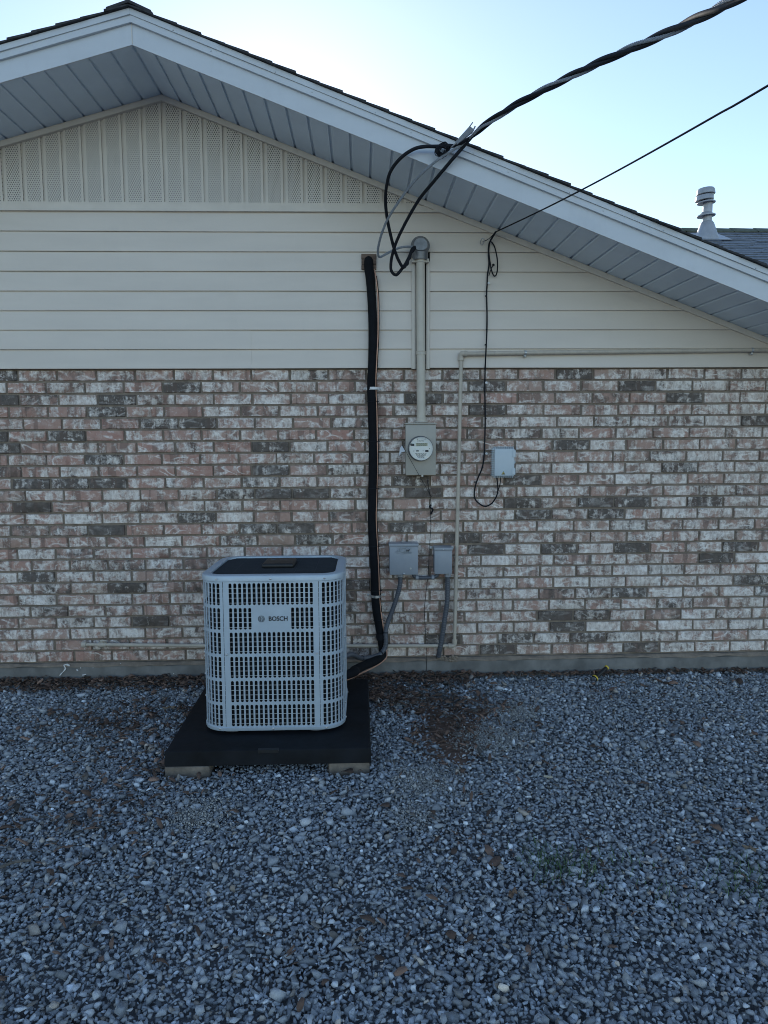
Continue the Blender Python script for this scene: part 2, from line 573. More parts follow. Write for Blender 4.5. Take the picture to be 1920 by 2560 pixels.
lump.build('mortar_smear', 'mortar', foundation)['kind'] = 'stuff'
pm.build('paint_splash', 'white_paint', foundation, smooth=False)

# --- brick wall: mortar bed with bricks standing proud of it
brick_wall = MB().box(XL, XR, .0115, .25, ZB - .006, ZT + .03).build('brick_wall', 'mortar', house)
BH, BLN, BD = CO - .0135, BL - .0135, .05


def brick_mesh(k):
    rnd = random.Random(100 + k)
    n_side = []
    hx, hz = BLN / 2, BH / 2
    j = lambda s=.0022: rnd.uniform(-s, s)
    pts = [(-hx, -hz), (-hx * .35, -hz), (hx * .4, -hz), (hx, -hz), (hx, hz), (hx * .3, hz), (-hx * .4, hz), (-hx, hz)]
    back = [(x + j(.001), z + j(.001)) for x, z in pts]
    front = [(x * (1 - .022) + j(.0015), z * (1 - .07) + j(.0018)) for x, z in back]
    v = [(x, .03, z) for x, z in back] + [(x, .0045 + j(.001), z) for x, z in back] + [(x, j(.0018), z) for x, z in front]
    n = 8
    f = [(i, (i + 1) % n, (i + 1) % n + n, i + n) for i in range(n)]
    f += [(i + n, (i + 1) % n + n, (i + 1) % n + 2 * n, i + 2 * n) for i in range(n)]
    f += [(16, 17, 22, 23), (17, 18, 21, 22), (18, 19, 20, 21)]
    me = bpy.data.meshes.new('brick')
    me.from_pydata(v, [], f)
    me.polygons.foreach_set('use_smooth', [True] * len(f))
    me.set_sharp_from_angle(angle=R(50))
    me.materials.append(M['brick'])
    return me


BM = [brick_mesh(k) for k in range(14)]
# bricks the photograph shows as burnt dark (pixel centres)
DARK = [(30, 942), (446, 971), (250, 1030), (385, 1061), (488, 1061), (18, 1091), (150, 1091), (25, 1122), (678, 1120), (262, 1151), (683, 1180),
        (80, 1209), (190, 1209), (280, 1209), (590, 1238), (690, 1238), (780, 1238), (500, 1296), (480, 1296), (275, 1327), (650, 1325), (745, 1325),
        (770, 1357), (85, 1444), (315, 1470), (380, 1555), (40, 1266), (30, 1000), (270, 1000),
        (1430, 938), (1210, 972), (1585, 965), (1700, 1000), (1900, 1050), (1210, 1028), (1020, 1004), (1035, 1120), (1400, 1122), (1700, 1165), (1290, 1195), (1480, 1257),
        (1590, 1250), (1800, 1250), (1290, 1260), (1040, 1240), (1265, 1260), (1330, 1285), (1510, 1285), (1150, 1348), (1205, 1372), (1560, 1370), (1390, 1370), (1830, 1365), (1790, 1394),
        (1560, 1480), (1870, 1448), (1370, 1537), (1450, 1537), (1240, 1620), (1290, 1595), (1595, 1620), (1420, 1565), (1010, 1320), (1120, 1594), (1480, 1595), (900, 1470), (900, 1450), (1065, 1210)]
TAN = [(1750, 1368), (215, 1470), (1420, 1000)]
REDS = [(1245, 1000), (230, 1091), (350, 1122), (200, 1150), (390, 1151), (480, 1151), (250, 1180), (400, 1180), (500, 1180), (560, 1181), (290, 1000), (310, 1358), (390, 1384)]
dark_cells, tan_cells, red_cells = set(), set(), set()
PH = [(0.0 if r % 2 == 0 else -.095) + random.uniform(-.022, .022) for r in range(NR)]
PH[0] = 0.0
PH[24] = .013
PH[1] = -.078


def cell(px, py):
    p = at(px, py)
    r = int((ZT - p.z) / CO)
    return r, math.floor((p.x - (-2.2415 + PH[max(0, min(24, r))])) / BL)


for src, dst in ((DARK, dark_cells), (TAN, tan_cells), (REDS, red_cells)):
    for q in src:
        dst.add(cell(*q))


def project(p):
    d = Vector(p) - CAM
    z = d.dot(fwd)
    return 960 + FPX * d.dot(RT) / z, 1280 - FPX * d.dot(UP) / z, z


HIDE = [(500, 1395, 870, 1900), (910, 640, 945, 1640), (1012, 1050, 1092, 1190), (1228, 1115, 1292, 1196), (970, 1358, 1048, 1438), (1083, 1365, 1132, 1436), (1040, 920, 1066, 1056)]
cells = []
for r in range(NR):
    z = ZT - (r + .5) * CO
    x = -2.2415 + PH[r] - BL * 12
    c = -12
    while x < XR:
        x0, x1 = max(x + .00675, XL), min(x + BL - .00675, XR)
        if x1 - x0 > .03:
            cx = (x0 + x1) / 2
            px, py, d = project((cx, 0, z))
            a, _, _ = project((x0, 0, z))
            b_, _, _ = project((x1, 0, z))
            a, b_ = max(a, 0), min(b_, 1920)
            vis = max(0, b_ - a)
            for h in HIDE:
                if h[1] < py < h[3]:
                    vis -= max(0, min(b_, h[2]) - max(a, h[0]))
            whole = x1 - x0 > BLN - .004
            cells.append((vis * FPX * BH / d if whole else 0, r, c, x0, x1, z, px))
        x += BL
        c += 1
cells.sort(reverse=True)
jb = MB()
jt = []
for k, (area, r, c, x0, x1, z, px) in enumerate(cells):
    rnd = random.Random(r * 977 + c * 131)
    t = min(1, max(0, px / 1920))
    lime = rnd.gauss(.36 + .20 * t + (.05 if r > 15 else 0), .13)
    soot = max(0, rnd.gauss(.10, .12)) if rnd.random() < .72 else rnd.uniform(.15, .42)
    hue = min(1, max(0, rnd.gauss(.3 + .4 * t, .25)))
    if (r, c) in dark_cells:
        soot, lime = rnd.uniform(.50, .92), rnd.uniform(.05, .40)
    elif (r, c) in tan_cells:
        soot, lime, hue = 0, .45, 1
    elif (r, c) in red_cells:
        soot, lime, hue = 0, rnd.uniform(.22, .4), 0
    col = (hue, min(1, max(0, lime)), min(1, soot), 1)
    tilt = rnd.gauss(0, .0025)
    off = Vector(((x0 + x1) / 2 + rnd.gauss(0, .0012), rnd.gauss(0, .0012), z + rnd.gauss(0, .0008)))
    me = BM[rnd.randrange(len(BM))]
    if k < 300 and area > 0:
        ob = bpy.data.objects.new('brick', me)
        COL.objects.link(ob)
        ob.parent = brick_wall
        ob.location = off
        ob.rotation_euler = (0, tilt, 0)
        ob.color = col
    else:
        s = (x1 - x0) / BLN
        jb.add([(off.x + v.co.x * s, off.y + v.co.y, off.z + v.co.z) for v in me.vertices], [tuple(p.vertices) for p in me.polygons])
        jt += [col] * len(me.vertices)
rest = jb.build('brickwork', 'brick_joined', brick_wall, angle=50)
rest['kind'] = 'stuff'
ca = rest.data.color_attributes.new('tint', 'FLOAT_COLOR', 'POINT')
ca.data.foreach_set('color', np.array(jt, dtype=np.float32).ravel())

# --- siding boards
siding = MB()
siding.add([], [])
BK = .002                                          # backing sheet face
siding.prism([(XL, ZT + .03), (XR, ZT + .03), (XR, zr(XR) + .05), (XP, ZP + .05), (XL, zr(XL) + .05)], BK, .22)
siding = siding.build('siding', 'dark', house)
TRH = .040                                         # height of the sloped trim under the soffit
CH = (3.106 - 2.113) / 8
xa, xb = at(1029.5, 800, -.02).x, at(1074.5, 800, -.02).x
xs = at(628.3, 870, -.02).x


def xclip(z, right=True):
    return min(XR, XP + (ZP - TRH + .012 - z) / SLR) if right else max(XL, XP - (ZP - TRH + .012 - z) / SLL)


for i in range(8):
    zt, zb = 3.106 - CH * i, 3.106 - CH * (i + 1)
    spans = [(None, None)] if i < 2 else [(None, xa), (xb, None)]
    if i >= 6:
        spans = [(None, xs), (xs - .012, xa), (xb, None)]
    for n_, (l_, r_) in enumerate(spans):
        lap = .0025 if (i >= 6 and n_ == 0) else 0
        lt = l_ if l_ is not None else xclip(zt, False)
        lb = l_ if l_ is not None else xclip(zb, False)
        rt_ = r_ if r_ is not None else xclip(zt)
        rb_ = r_ if r_ is not None else xclip(zb)
        prof = [(-.0135, zt - .001), (-.0135 - .004, zt - .012), (-.024, zb + .010), (-.0265, zb + .003), (-.0255, zb), (-.012, zb), (.0015, zb + .004), (.0015, zt - .001)]
        rings = []
        nseg = 16
        for s_ in range(nseg + 1):
            t = s_ / nseg
            ring = []
            for yy, zz in prof:
                u = (zt - zz) / (zt - zb)
                xl_, xr_ = lt + (lb - lt) * u, rt_ + (rb_ - rt_) * u
                x = xl_ + (xr_ - xl_) * t
                wv = .0009 * math.sin(x * 5.3 + i * 1.7) + .0005 * math.sin(x * 13 + i * 3.1)
                ring.append((x, yy - lap + wv * (1 if yy < -.015 else 0), zz + .0006 * math.sin(x * 2.1 + i)))
            rings.append(ring)
        MB().loops(rings).build('siding_board', 'siding', siding, angle=25)

# channels either side of the service conduit
for xc in (xa, xb):
    s_ = 1 if xc == xa else -1
    c = MB()
    z1 = at(1050, 655, -.02).z
    c.box(min(xc - .002, xc + s_ * .024), max(xc - .002, xc + s_ * .024), -.034, .001, ZT - .005, z1)
    c.box(min(xc + s_ * .004, xc + s_ * .018), max(xc + s_ * .004, xc + s_ * .018), -.0375, -.034, ZT - .005, z1)
    c.build('side_channel', 'trim', house)

# horizontal band between siding and gable vent
bn = MB().box(xclip(3.15, False), xclip(3.15), -.020, .001, 3.1435, 3.164)
bn.box(xclip(3.13, False), xclip(3.13), -.030, .001, 3.1205, 3.1425)
bn.box(xclip(3.11, False), xclip(3.11), -.036, .001, 3.105, 3.1195)
bn.build('band_moulding', 'trim', house)

# --- perforated gable panels
gable = MB().prism([(xclip(3.16, False), 3.16), (xclip(3.16), 3.16), (XP, ZP - .02)], -.004, .001).build('gable_vent', 'trim', house)
PW = .127
x = XP - PW * 22 - .004
while x < XP + PW * 16:
    x0, x1 = x + .008, x + PW - .008
    x += PW
    lo = 3.162
    tops = [(x0, zr(x0) - TRH + .012), (x1, zr(x1) - TRH + .012)]
    if x0 < XP < x1:
        tops.insert(1, (XP, ZP - TRH + .012))
    if max(z for _, z in tops) < lo + .01 or x0 < XL:
        continue
    if tops[0][1] < lo:
        x0 = xclip(lo, False)
        tops[0] = (x0, lo + .001)
    if tops[-1][1] < lo:
        x1 = xclip(lo)
        tops[-1] = (x1, lo + .001)
    poly = [(x0, lo), (x1, lo)] + tops[::-1]
    b = MB().prism(poly, -.013, -.003)
    o = b.build('vent_panel', 'perforated', gable, smooth=False)
    at_ = o.data.attributes.new('hole', 'FLOAT_VECTOR', 'CORNER')
    cxm = (x - PW / 2)
    vals = []
    for lp in o.data.loops:
        vv = o.data.vertices[lp.vertex_index].co
        vals += [(vv.x - cxm) / .0145 + 40.5, 1.0, vv.z / .0125]
    at_.data.foreach_set('vector', vals)
    # plain margins left and right of the punched field
    for ex0, ex1 in ((x0, x0 + .014), (x1 - .014, x1)):
        if ex1 - ex0 > 0 and x1 - x0 > .1:
            MB().prism([(ex0, lo), (ex1, lo), (ex1, zr(ex1) - TRH + .012), (ex0, zr(ex0) - TRH + .012)], -.0155, -.0131).build('panel_edge', 'trim', gable, smooth=False)

# --- sloped trim where wall meets soffit
tr = MB()
for sgn, xe in ((1, XR + .1), (-1, XL)):
    for dz0, dz1, y0 in ((-.0005, -.014, -.030), (-.0145, -TRH, -.040)):
        a, b = (XP, ZP), (xe, zr(xe))
        p = [(a[0], a[1] + dz1), (b[0], b[1] + dz1), (b[0], b[1] + dz0), (a[0], a[1] + dz0)]
        tr.prism(p if sgn > 0 else p[::-1], y0, .0)
tr.build('rake_trim', 'trim', house, smooth=False)

# --- soffit: backing with panels hung below it, grooves between
XE = 3.55
soffit = MB()
for xe in (XE, XL - .4):
    p = [(XP, ZP + .012), (xe, zr(xe) + .012), (xe, zr(xe) + .03), (XP, ZP + .03)]
    soffit.prism(p if xe > XP else p[::-1], -OV + .005, .02)
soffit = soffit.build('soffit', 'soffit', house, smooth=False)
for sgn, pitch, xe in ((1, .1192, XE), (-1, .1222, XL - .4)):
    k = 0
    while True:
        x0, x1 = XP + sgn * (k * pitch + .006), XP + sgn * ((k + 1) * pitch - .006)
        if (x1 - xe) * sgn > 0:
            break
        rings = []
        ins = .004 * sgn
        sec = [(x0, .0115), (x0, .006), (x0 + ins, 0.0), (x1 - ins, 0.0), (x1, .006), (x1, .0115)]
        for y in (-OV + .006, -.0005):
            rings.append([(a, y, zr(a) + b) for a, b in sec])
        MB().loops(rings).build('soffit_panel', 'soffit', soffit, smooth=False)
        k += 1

# --- fascia boards on the rake
def rake_band(name, z0, z1, y0, y1, mat, sgn, bow=0):
    xe = XE if sgn > 0 else XL - .4
    n_ = 14
    low = [(XP + (xe - XP) * i / n_, zr(XP + (xe - XP) * i / n_) + z0) for i in range(n_ + 1)]
    hi = [(a, b - z0 + z1) for a, b in low]
    b = MB()
    for i in range(n_):
        q = [low[i], low[i + 1], hi[i + 1], hi[i]]
        w = [.0012 * math.sin(i * 2.3 + z0 * 90 + sgn), .0012 * math.sin((i + 1) * 2.3 + z0 * 90 + sgn)]
        ys = [y0 + w[0], y0 + w[1], y0 + w[1], y0 + w[0]]
        v = [(q[k][0], ys[k], q[k][1]) for k in range(4)] + [(q[k][0], y1, q[k][1]) for k in range(4)]
        f = [(0, 1, 2, 3), (0, 4, 5, 1), (2, 6, 7, 3), (4, 7, 6, 5)]
        if i == 0:
            f.append((0, 3, 7, 4))
        if i == n_ - 1:
            f.append((1, 5, 6, 2))
        b.add(v, f)
    return b.build(name, mat, house, smooth=False)


for sgn in (1, -1):
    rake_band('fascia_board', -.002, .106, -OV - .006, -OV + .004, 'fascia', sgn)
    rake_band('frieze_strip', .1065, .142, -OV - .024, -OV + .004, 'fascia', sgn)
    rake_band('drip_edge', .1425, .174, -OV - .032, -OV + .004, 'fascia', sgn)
MB().box(XP - .0018, XP + .0018, -OV - .0085, -OV - .004, ZP + .002, ZP + .1055).build('fascia_joint', 'trim', house)
nl = MB()
for i in range(9):
    x = -1.0 + i * .55
    nl.lathe([(.0035, 0), (.0035, .0015), (.002, .003)], (x, -OV - .032, zr(x) + .150), (0, -1, 0), 8)
    nl.lathe([(.0035, 0), (.0035, .0015), (.002, .003)], (x + .2, -OV - .024, zr(x + .2) + .126), (0, -1, 0), 8)
nl.build('nail_heads', 'galv', house)['kind'] = 'stuff'

# --- roof deck and shingle courses
YB = 8.6
rf = MB()
for xe in (XE, XL - .4):
    p = [(XP, ZP + .10), (xe, zr(xe) + .10), (xe, zr(xe) + .172), (XP, ZP + .172)]
    rf.prism(p if xe > XP else p[::-1], -OV + .006, YB)
rf.prism([(XL, .0), (XR, .0), (XR, zr(XR) + .10), (XP, ZP + .10), (XL, zr(XL) + .10)], .23, .40)
roof = rf.build('roof', 'shingle', house, smooth=False)
for sgn, sl_, xe in ((1, SLR, XE + .03), (-1, SLL, XL - .43)):
    stepx = .137 / math.hypot(1, sl_)
    n_ = int(abs(xe - XP) / stepx)
    for i in range(n_):
        xu, xd = XP + sgn * max(0, (i - .25) * stepx), XP + sgn * (i + 1) * stepx
        rndv = random.uniform(-.008, .008)
        f = lambda x_, h: (x_, zr(x_) + .1745 + h)
        p = [f(xd, .004), f(xd, .017), f(xu, .008), f(xu, .001)]
        if sgn < 0:
            p = p[::-1]
        MB().prism(p[::-1], -OV - .048 + rndv, .45 + random.uniform(0, .3)).build('shingle', 'shingle', roof, smooth=False)
for k in range(3):
    y0 = -OV - .052 + k * .3
    h0 = .004 * (k == 0)
    p = [(XP - .12, zr(XP - .12) + .186), (XP, ZP + .190), (XP + .12, zr(XP + .12) + .186), (XP + .12, zr(XP + .12) + .199), (XP, ZP + .206), (XP - .12, zr(XP - .12) + .199)]
    MB().prism(p, y0, y0 + .31 + .001 * k).build('ridge_shingle', 'shingle', roof, smooth=False)
rb = MB()
for sgn, xe in ((1, XE + .03), (-1, XL - .43)):
    p = [(XP, ZP + .1735), (xe, zr(xe) + .1735), (xe, zr(xe) + .186), (XP, ZP + .186)]
    rb.prism(p if sgn > 0 else p[::-1], .46, YB + .02)
rb.build('shingle_field', 'shingle', roof, smooth=False)['kind'] = 'stuff'
# walls out of view
ow = MB().box(XL, XL + .2, .26, YB - .3, -.3, zr(XL) + .08)
ow.box(XR - .2, XR, .26, YB - .3, -.3, zr(XR) + .08)
ow.prism([(XL + .21, -.3), (XR - .21, -.3), (XR - .21, zr(XR) + .08), (XP, ZP + .08), (XL + .21, zr(XL) + .08)], YB - .5, YB - .3)
ow.build('outer_wall', 'wallside', house, smooth=False)

# ================================================================== REAR WING with shingled roof and vent
YR, ZR_, SLW = 4.2, 4.165, .45
wing = thing('house', (5, YR, 0), 'rear wing with a dark shingled roof showing beyond the right end of the rake', 'house')
WX0, WX1, WY0, WY1 = 1.0, 9.0, .9, 7.5
zw = lambda y: ZR_ - SLW * abs(YR - y)
v = [(WX0 + .3, WY0 + .5), (WX1, WY0 + .5)]
MB().box(3.4, WX1, WY0 + .5, WY1 - .5, -.3, zw(WY0 + .5) - .1).build('wall', 'wallside', wing, smooth=False)
rd = MB()
for ye in (WY0, WY1):
    vv = [(xx, yy, zw(yy) - dd) for xx in (WX0, WX1) for yy in (YR, ye) for dd in (.03, .14)]
    rd.add(vv, [(0, 2, 3, 1), (4, 5, 7, 6), (0, 4, 6, 2), (1, 3, 7, 5), (2, 6, 7, 3), (0, 1, 5, 4)])
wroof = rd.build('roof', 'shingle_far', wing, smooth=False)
# shingles: the part of the slope that shows gets separate shingles, the rest one sheet of courses
EXP = .125 / math.hypot(1, SLW)
small = MB()
ntab = 0
tab_meshes = []
for k in range(6):
    b = MB()
    wd = .30 + .05 * (k % 3)
    b.box(0, wd - .004, 0, .135, 0, .012)
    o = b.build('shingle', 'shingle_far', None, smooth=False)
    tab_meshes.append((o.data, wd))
    bpy.data.objects.remove(o)
pit = math.atan(SLW)
for i in range(26):
    yd = YR - (i + 1) * EXP
    if yd < WY0:
        break
    x = WX0 + random.uniform(-.2, 0)
    while x < WX1 - .3:
        me, wd = random.choice(tab_meshes)
        px, py, _ = project((x + wd / 2, yd, zw(yd)))
        lift = random.uniform(-.002, .004)
        if 1640 < px < 1990 and py < 700:
            o = bpy.data.objects.new('shingle', me)
            COL.objects.link(o)
            o.parent = wroof
            o.location = Vector((x, yd, zw(yd) - .012 + lift)) - ORG[wing.name]
            o.rotation_euler = (pit - .075, 0, random.gauss(0, .004))
            ntab += 1
        else:
            mt = Matrix.Translation((x, yd, zw(yd) - .012 + lift)) @ Matrix.Rotation(pit - .075, 4, 'X')
            small.add([(mt @ vv.co)[:] for vv in me.vertices], [tuple(p.vertices) for p in me.polygons])
        x += wd
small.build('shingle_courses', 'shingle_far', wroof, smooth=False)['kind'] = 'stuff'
x = WX0
while x < WX1:
    b = MB().add([(x, YR - .12, zw(YR - .12) + .006), (x + .31, YR - .12, zw(YR - .12) + .006), (x + .31, YR, ZR_ + .016), (x, YR, ZR_ + .016), (x, YR + .12, zw(YR + .12) + .006), (x + .31, YR + .12, zw(YR + .12) + .006),
                  (x, YR - .12, zw(YR - .12) + .02), (x + .31, YR - .12, zw(YR - .12) + .016), (x + .31, YR, ZR_ + .028), (x, YR, ZR_ + .034), (x, YR + .12, zw(YR + .12) + .02), (x + .31, YR + .12, zw(YR + .12) + .016)],
                 [(0, 3, 2, 1), (3, 4, 5, 2), (6, 7, 8, 9), (9, 8, 11, 10), (0, 1, 7, 6), (4, 10, 11, 5), (0, 6, 9, 3), (3, 9, 10, 4), (1, 2, 8, 7), (2, 5, 11, 8)])
    b.build('ridge_shingle', 'ridge_cap', wroof, smooth=False)
    x += .3

vy = 3.78
vp = at(1766, 597, vy)
vb = Vector((vp.x, vy, zw(vy) - .01))
vent = thing('roof_vent', vb, 'grey painted vent pipe with a ribbed cap and cone flashing on the rear roof', 'roof vent')
u = 8.6 / FPX
MB().lathe([(.145, -.06), (.137, .0), (.130, .010), (.076, .165), (.066, .178), (.062, .185)], vb, n=28).build('flashing_cone', 'vent', vent)
fl = MB()
fl.rbox(-.20, .22, -.2, .2, -.003, .003, .002, 1)
fo = fl.build('flashing_plate', 'vent', vent, local=True)
fo.rotation_euler = (pit, 0, 0)
fo.location = (0, 0, .016)
MB().lathe([(.053, .17), (.053, .42)], vb, n=24).build('pipe', 'vent', vent)
MB().lathe([(.055, .270), (.100, .243), (.104, .247), (.104, .256), (.066, .276), (.056, .292)], vb, Vector((-.06, 0, 1)), n=28).build('storm_collar', 'vent', vent)
MB().lathe([(.057, .404), (.100, .392), (.103, .396), (.101, .406), (.060, .420)], vb, Vector((-.05, 0, 1)), n=28).build('cap_ring', 'vent', vent)
MB().lathe([(.060, .428), (.098, .424), (.103, .428), (.098, .470), (.090, .480), (.060, .482)], vb, Vector((-.10, 0, 1)), n=28).build('cap_ring', 'vent', vent)
MB().lathe([(.060, .496), (.100, .490), (.105, .494), (.100, .540), (.090, .556), (.080, .560), (.01, .566)], vb, Vector((-.06, 0, 1)), n=28).build('cap_lid', 'vent', vent)
MB().lathe([(.058, .41), (.066, .52)], vb, n=20).build('cap_core', 'vent', vent)

# ================================================================== SERVICE CONDUIT, METER
cy_ = -.062
ct = at(1051, 655, cy_)
cb = at(1053, 1056, cy_)
serv = thing('service_conduit', cb, 'beige vertical conduit with a cast weatherhead rising from the electric meter', 'conduit')
MB().tube([cb, cb.lerp(ct, .5), ct + Vector((0, 0, .02))], .0290, 20).build('pipe', 'conduit', serv)
zc = at(1052, 882, cy_).z
mid = Vector((cb.x + (ct.x - cb.x) * (zc - cb.z) / (ct.z - cb.z), cy_, zc))
MB().lathe([(.0292, -.012), (.0318, -.011), (.0318, .002), (.0300, .004), (.0318, .006), (.0318, .011), (.0292, .012)], mid, n=24).build('coupling', 'conduit', serv)
MB().lathe([(.046, 0), (.044, .006), (.034, .010), (.034, .026), (.0292, .03)], cb, n=24).build('hub', 'conduit', serv)
cl = MB().lathe([(.0305, -.012), (.034, -.012), (.034, .012), (.0305, .012)], at(1051, 652, cy_), n=24)
p = at(1051, 652, cy_)
cl.rbox(p.x - .055, p.x - .03, -.075, -.04, p.z - .012, p.z + .012, .002, 1)
cl.rbox(p.x + .03, p.x + .055, -.075, -.04, p.z - .012, p.z + .012, .002, 1)
for sx in (-.043, .043):
    cl.lathe([(.006, 0), (.006, .004), (.003, .007)], (p.x + sx, -.075, p.z), (0, -1, 0), 8)
cl.build('clamp', 'conduit', serv)
# weatherhead: hooded dome, open towards the front below
wc = at(1050, 618, cy_)
wh = MB()
prof, nn = [], 20
rings = []
for k in range(9):                                  # from back to front
    t = k / 8
    y = .06 - .135 * t
    rr = .058 * (1 - .55 * max(0, (t - .62) / .38) ** 2)
    zz = -.004 * t
    rings.append([(wc.x + rr * math.cos(a), wc.y + y, wc.z + .002 + zz + (rr * 1.04 * math.sin(a) if math.sin(a) > 0 else rr * (.95 - .25 * t) * math.sin(a))) for a in [2 * math.pi * i / nn for i in range(nn)]])
wh.loops(rings[:8], True, True)
wh.lathe([(.048, -.082), (.050, -.07), (.052, -.035), (.056, -.005)], wc + Vector((0, .0, 0)), n=20)
hood = wh.build('weatherhead', 'weatherhead', serv)
rim = MB()
fr = rings[5]
rim.tube(spline([fr[i % nn] for i in range(nn + 1)], .006), .0042, 6)
rim.build('hood_rim', 'weatherhead', hood)
MB().lathe([(.030, -.01), (.033, .004), (.026, .006)], (wc.x - .004, wc.y - .034, wc.z - .016), (-.2, -1, -.35), 20).build('insulator_plate', 'dark', hood)

# meter
my = -.105
a, b = at(1014, 1057, my), at(1089.5, 1187.5, my)
meter = thing('electric_meter', ((a.x + b.x) / 2, 0, b.z), 'round glass electric meter in a tall beige enclosure on the brick wall', 'electric meter')
MB().rbox(a.x + .003, b.x - .003, my + .004, .004, b.z + .002, a.z - .004, .004).build('enclosure', 'meter_can', meter)
MB().rbox(a.x, b.x, my - .003, my + .006, b.z, a.z - .012, .003).rbox(a.x - .004, b.x + .004, my - .010, .004, a.z - .011, a.z, .003).build('cover', 'meter_can', meter)
mc = at(1052, 1121.5, my - .045)
MB().lathe([(.083, .042), (.0835, .020), (.0815, .012), (.0765, .008), (.0765, .0)], mc, (0, 1, 0), 40).build('retaining_ring', 'weatherhead', meter)
face = MB().lathe([(.0735, .012), (.0735, -.004)], mc, (0, 1, 0), 40).build('dial_face', 'meter_face', meter)
fx = lambda dx, dz, y=-.0062: mc + Vector((dx, y + .0, dz))


def flat(b, dx0, dx1, dz0, dz1, y=-.0055):
    b.box(mc.x + dx0, mc.x + dx1, mc.y + y, mc.y - .0035, mc.z + dz0, mc.z + dz1)


b1 = MB()
flat(b1, -.033, .042, .016, .036)
b1.build('display', 'lcd', meter)
b2 = MB()
for k in range(5):                                   # digits of the display, seven-segment zeros
    x0 = -.024 + k * .0125
    for q in ((0, .008, .0315, .033), (0, .008, .019, .0205), (0, .0015, .0205, .0315), (.0065, .008, .0205, .0315)):
        flat(b2, x0 + q[0], x0 + q[1], q[2], q[3], -.0062)
b2.build('digits', 'print', face)
b3 = MB()
for q in ((-.030, -.014, -.018, -.011), (.028, .048, -.021, -.009), (-.062, -.042, .017, .031)):
    flat(b3, *q, y=-.0058)
for row in range(5):
    z = -.030 - row * .0068
    x = -.036 + .004 * row
    while x < .036 - .004 * row:
        w_ = random.uniform(.004, .011)
        flat(b3, x, min(x + w_, .037 - .004 * row), z - .0012, z + .0012, -.0056)
        x += w_ + .003
for row in range(2):
    x = -.022
    while x < .02:
        w_ = random.uniform(.004, .009)
        flat(b3, x, x + w_, .046 + row * .006, .048 + row * .006, -.0056)
        x += w_ + .003
for dx, dz in ((-.045, -.015), (.014, -.014), (.055, -.0), (-.02, .058), (.026, .055)):
    flat(b3, dx - .002, dx + .002, dz - .002, dz + .002, -.006)
b3.build('face_print', 'print', face)
gl_ = MB()
gl_.lathe([(.0762, .004), (.0762, -.03), (.073, -.044), (.062, -.052), (.03, -.056), (.002, -.0565)], mc, (0, 1, 0), 40, False, True)
gl_.build('glass_cover', 'glass', meter)
bs = at(1056, 1189, my)
MB().rbox(bs.x - .008, bs.x + .006, my - .008, my + .02, bs.z - .008, bs.z + .004, .002, 1).lathe([(.004, 0), (.004, .006)], (bs.x, my - .008, bs.z - .002), (0, -1, 0), 8).build('hasp', 'galv', meter)

# thin bare wire from the meter down to the ground
wpts = [(1067, 1190, -.03), (1070, 1210, -.012), (1075, 1240, -.01), (1078, 1262, -.012), (1076, 1285, -.008), (1077, 1320, -.008), (1073, 1380, -.008), (1071, 1430, -.010), (1068, 1455, -.012), (1063, 1500, -.008), (1061, 1530, -.008), (1065, 1600, -.01), (1067, 1640, -.03), (1066, 1682, -.035), (1070, 1700, -.06)]
gw = MB().tube(spline([at(*q) for q in wpts], .02), .0017, 6)
gw.tube(spline([at(1078, 1262, -.012), at(1074, 1268, -.02), at(1082, 1274, -.02), at(1077, 1285, -.008)], .008), .006, 6)
tag(gw.build('grounding_wire', 'cable'), 'thin dark wire hanging from the beige meter enclosure down past the boxes to the ground', 'wire')

# white marker flag
fp = at(1079, 1243, -.014)
flag = thing('marker_flag', fp, 'small white plastic flag on a thin wire leaning across the electric meter', 'marker flag')
ftop = at(1005, 1113, -.16)
MB().tube(spline([fp, at(1046, 1185, -.125), at(1014, 1128, -.165), ftop], .02), .0015, 6).build('stake', 'cable', flag)
q = [at(1005, 1113, -.16), at(1014, 1128, -.165), at(1011, 1129, -.172), at(1003, 1131, -.18), at(998, 1140, -.176), at(996, 1148, -.168), at(998, 1134, -.16), at(1000, 1120, -.157)]
fm = MB()
n_ = len(q)
fm.add([p_ for p_ in q] + [p_ + Vector((0, .001, 0)) for p_ in q], [tuple(range(n_)), tuple(range(2 * n_ - 1, n_ - 1, -1))] + [(i, (i + 1) % n_, (i + 1) % n_ + n_, i + n_) for i in range(n_)])
fm.build('flag_sheet', 'flag', flag)

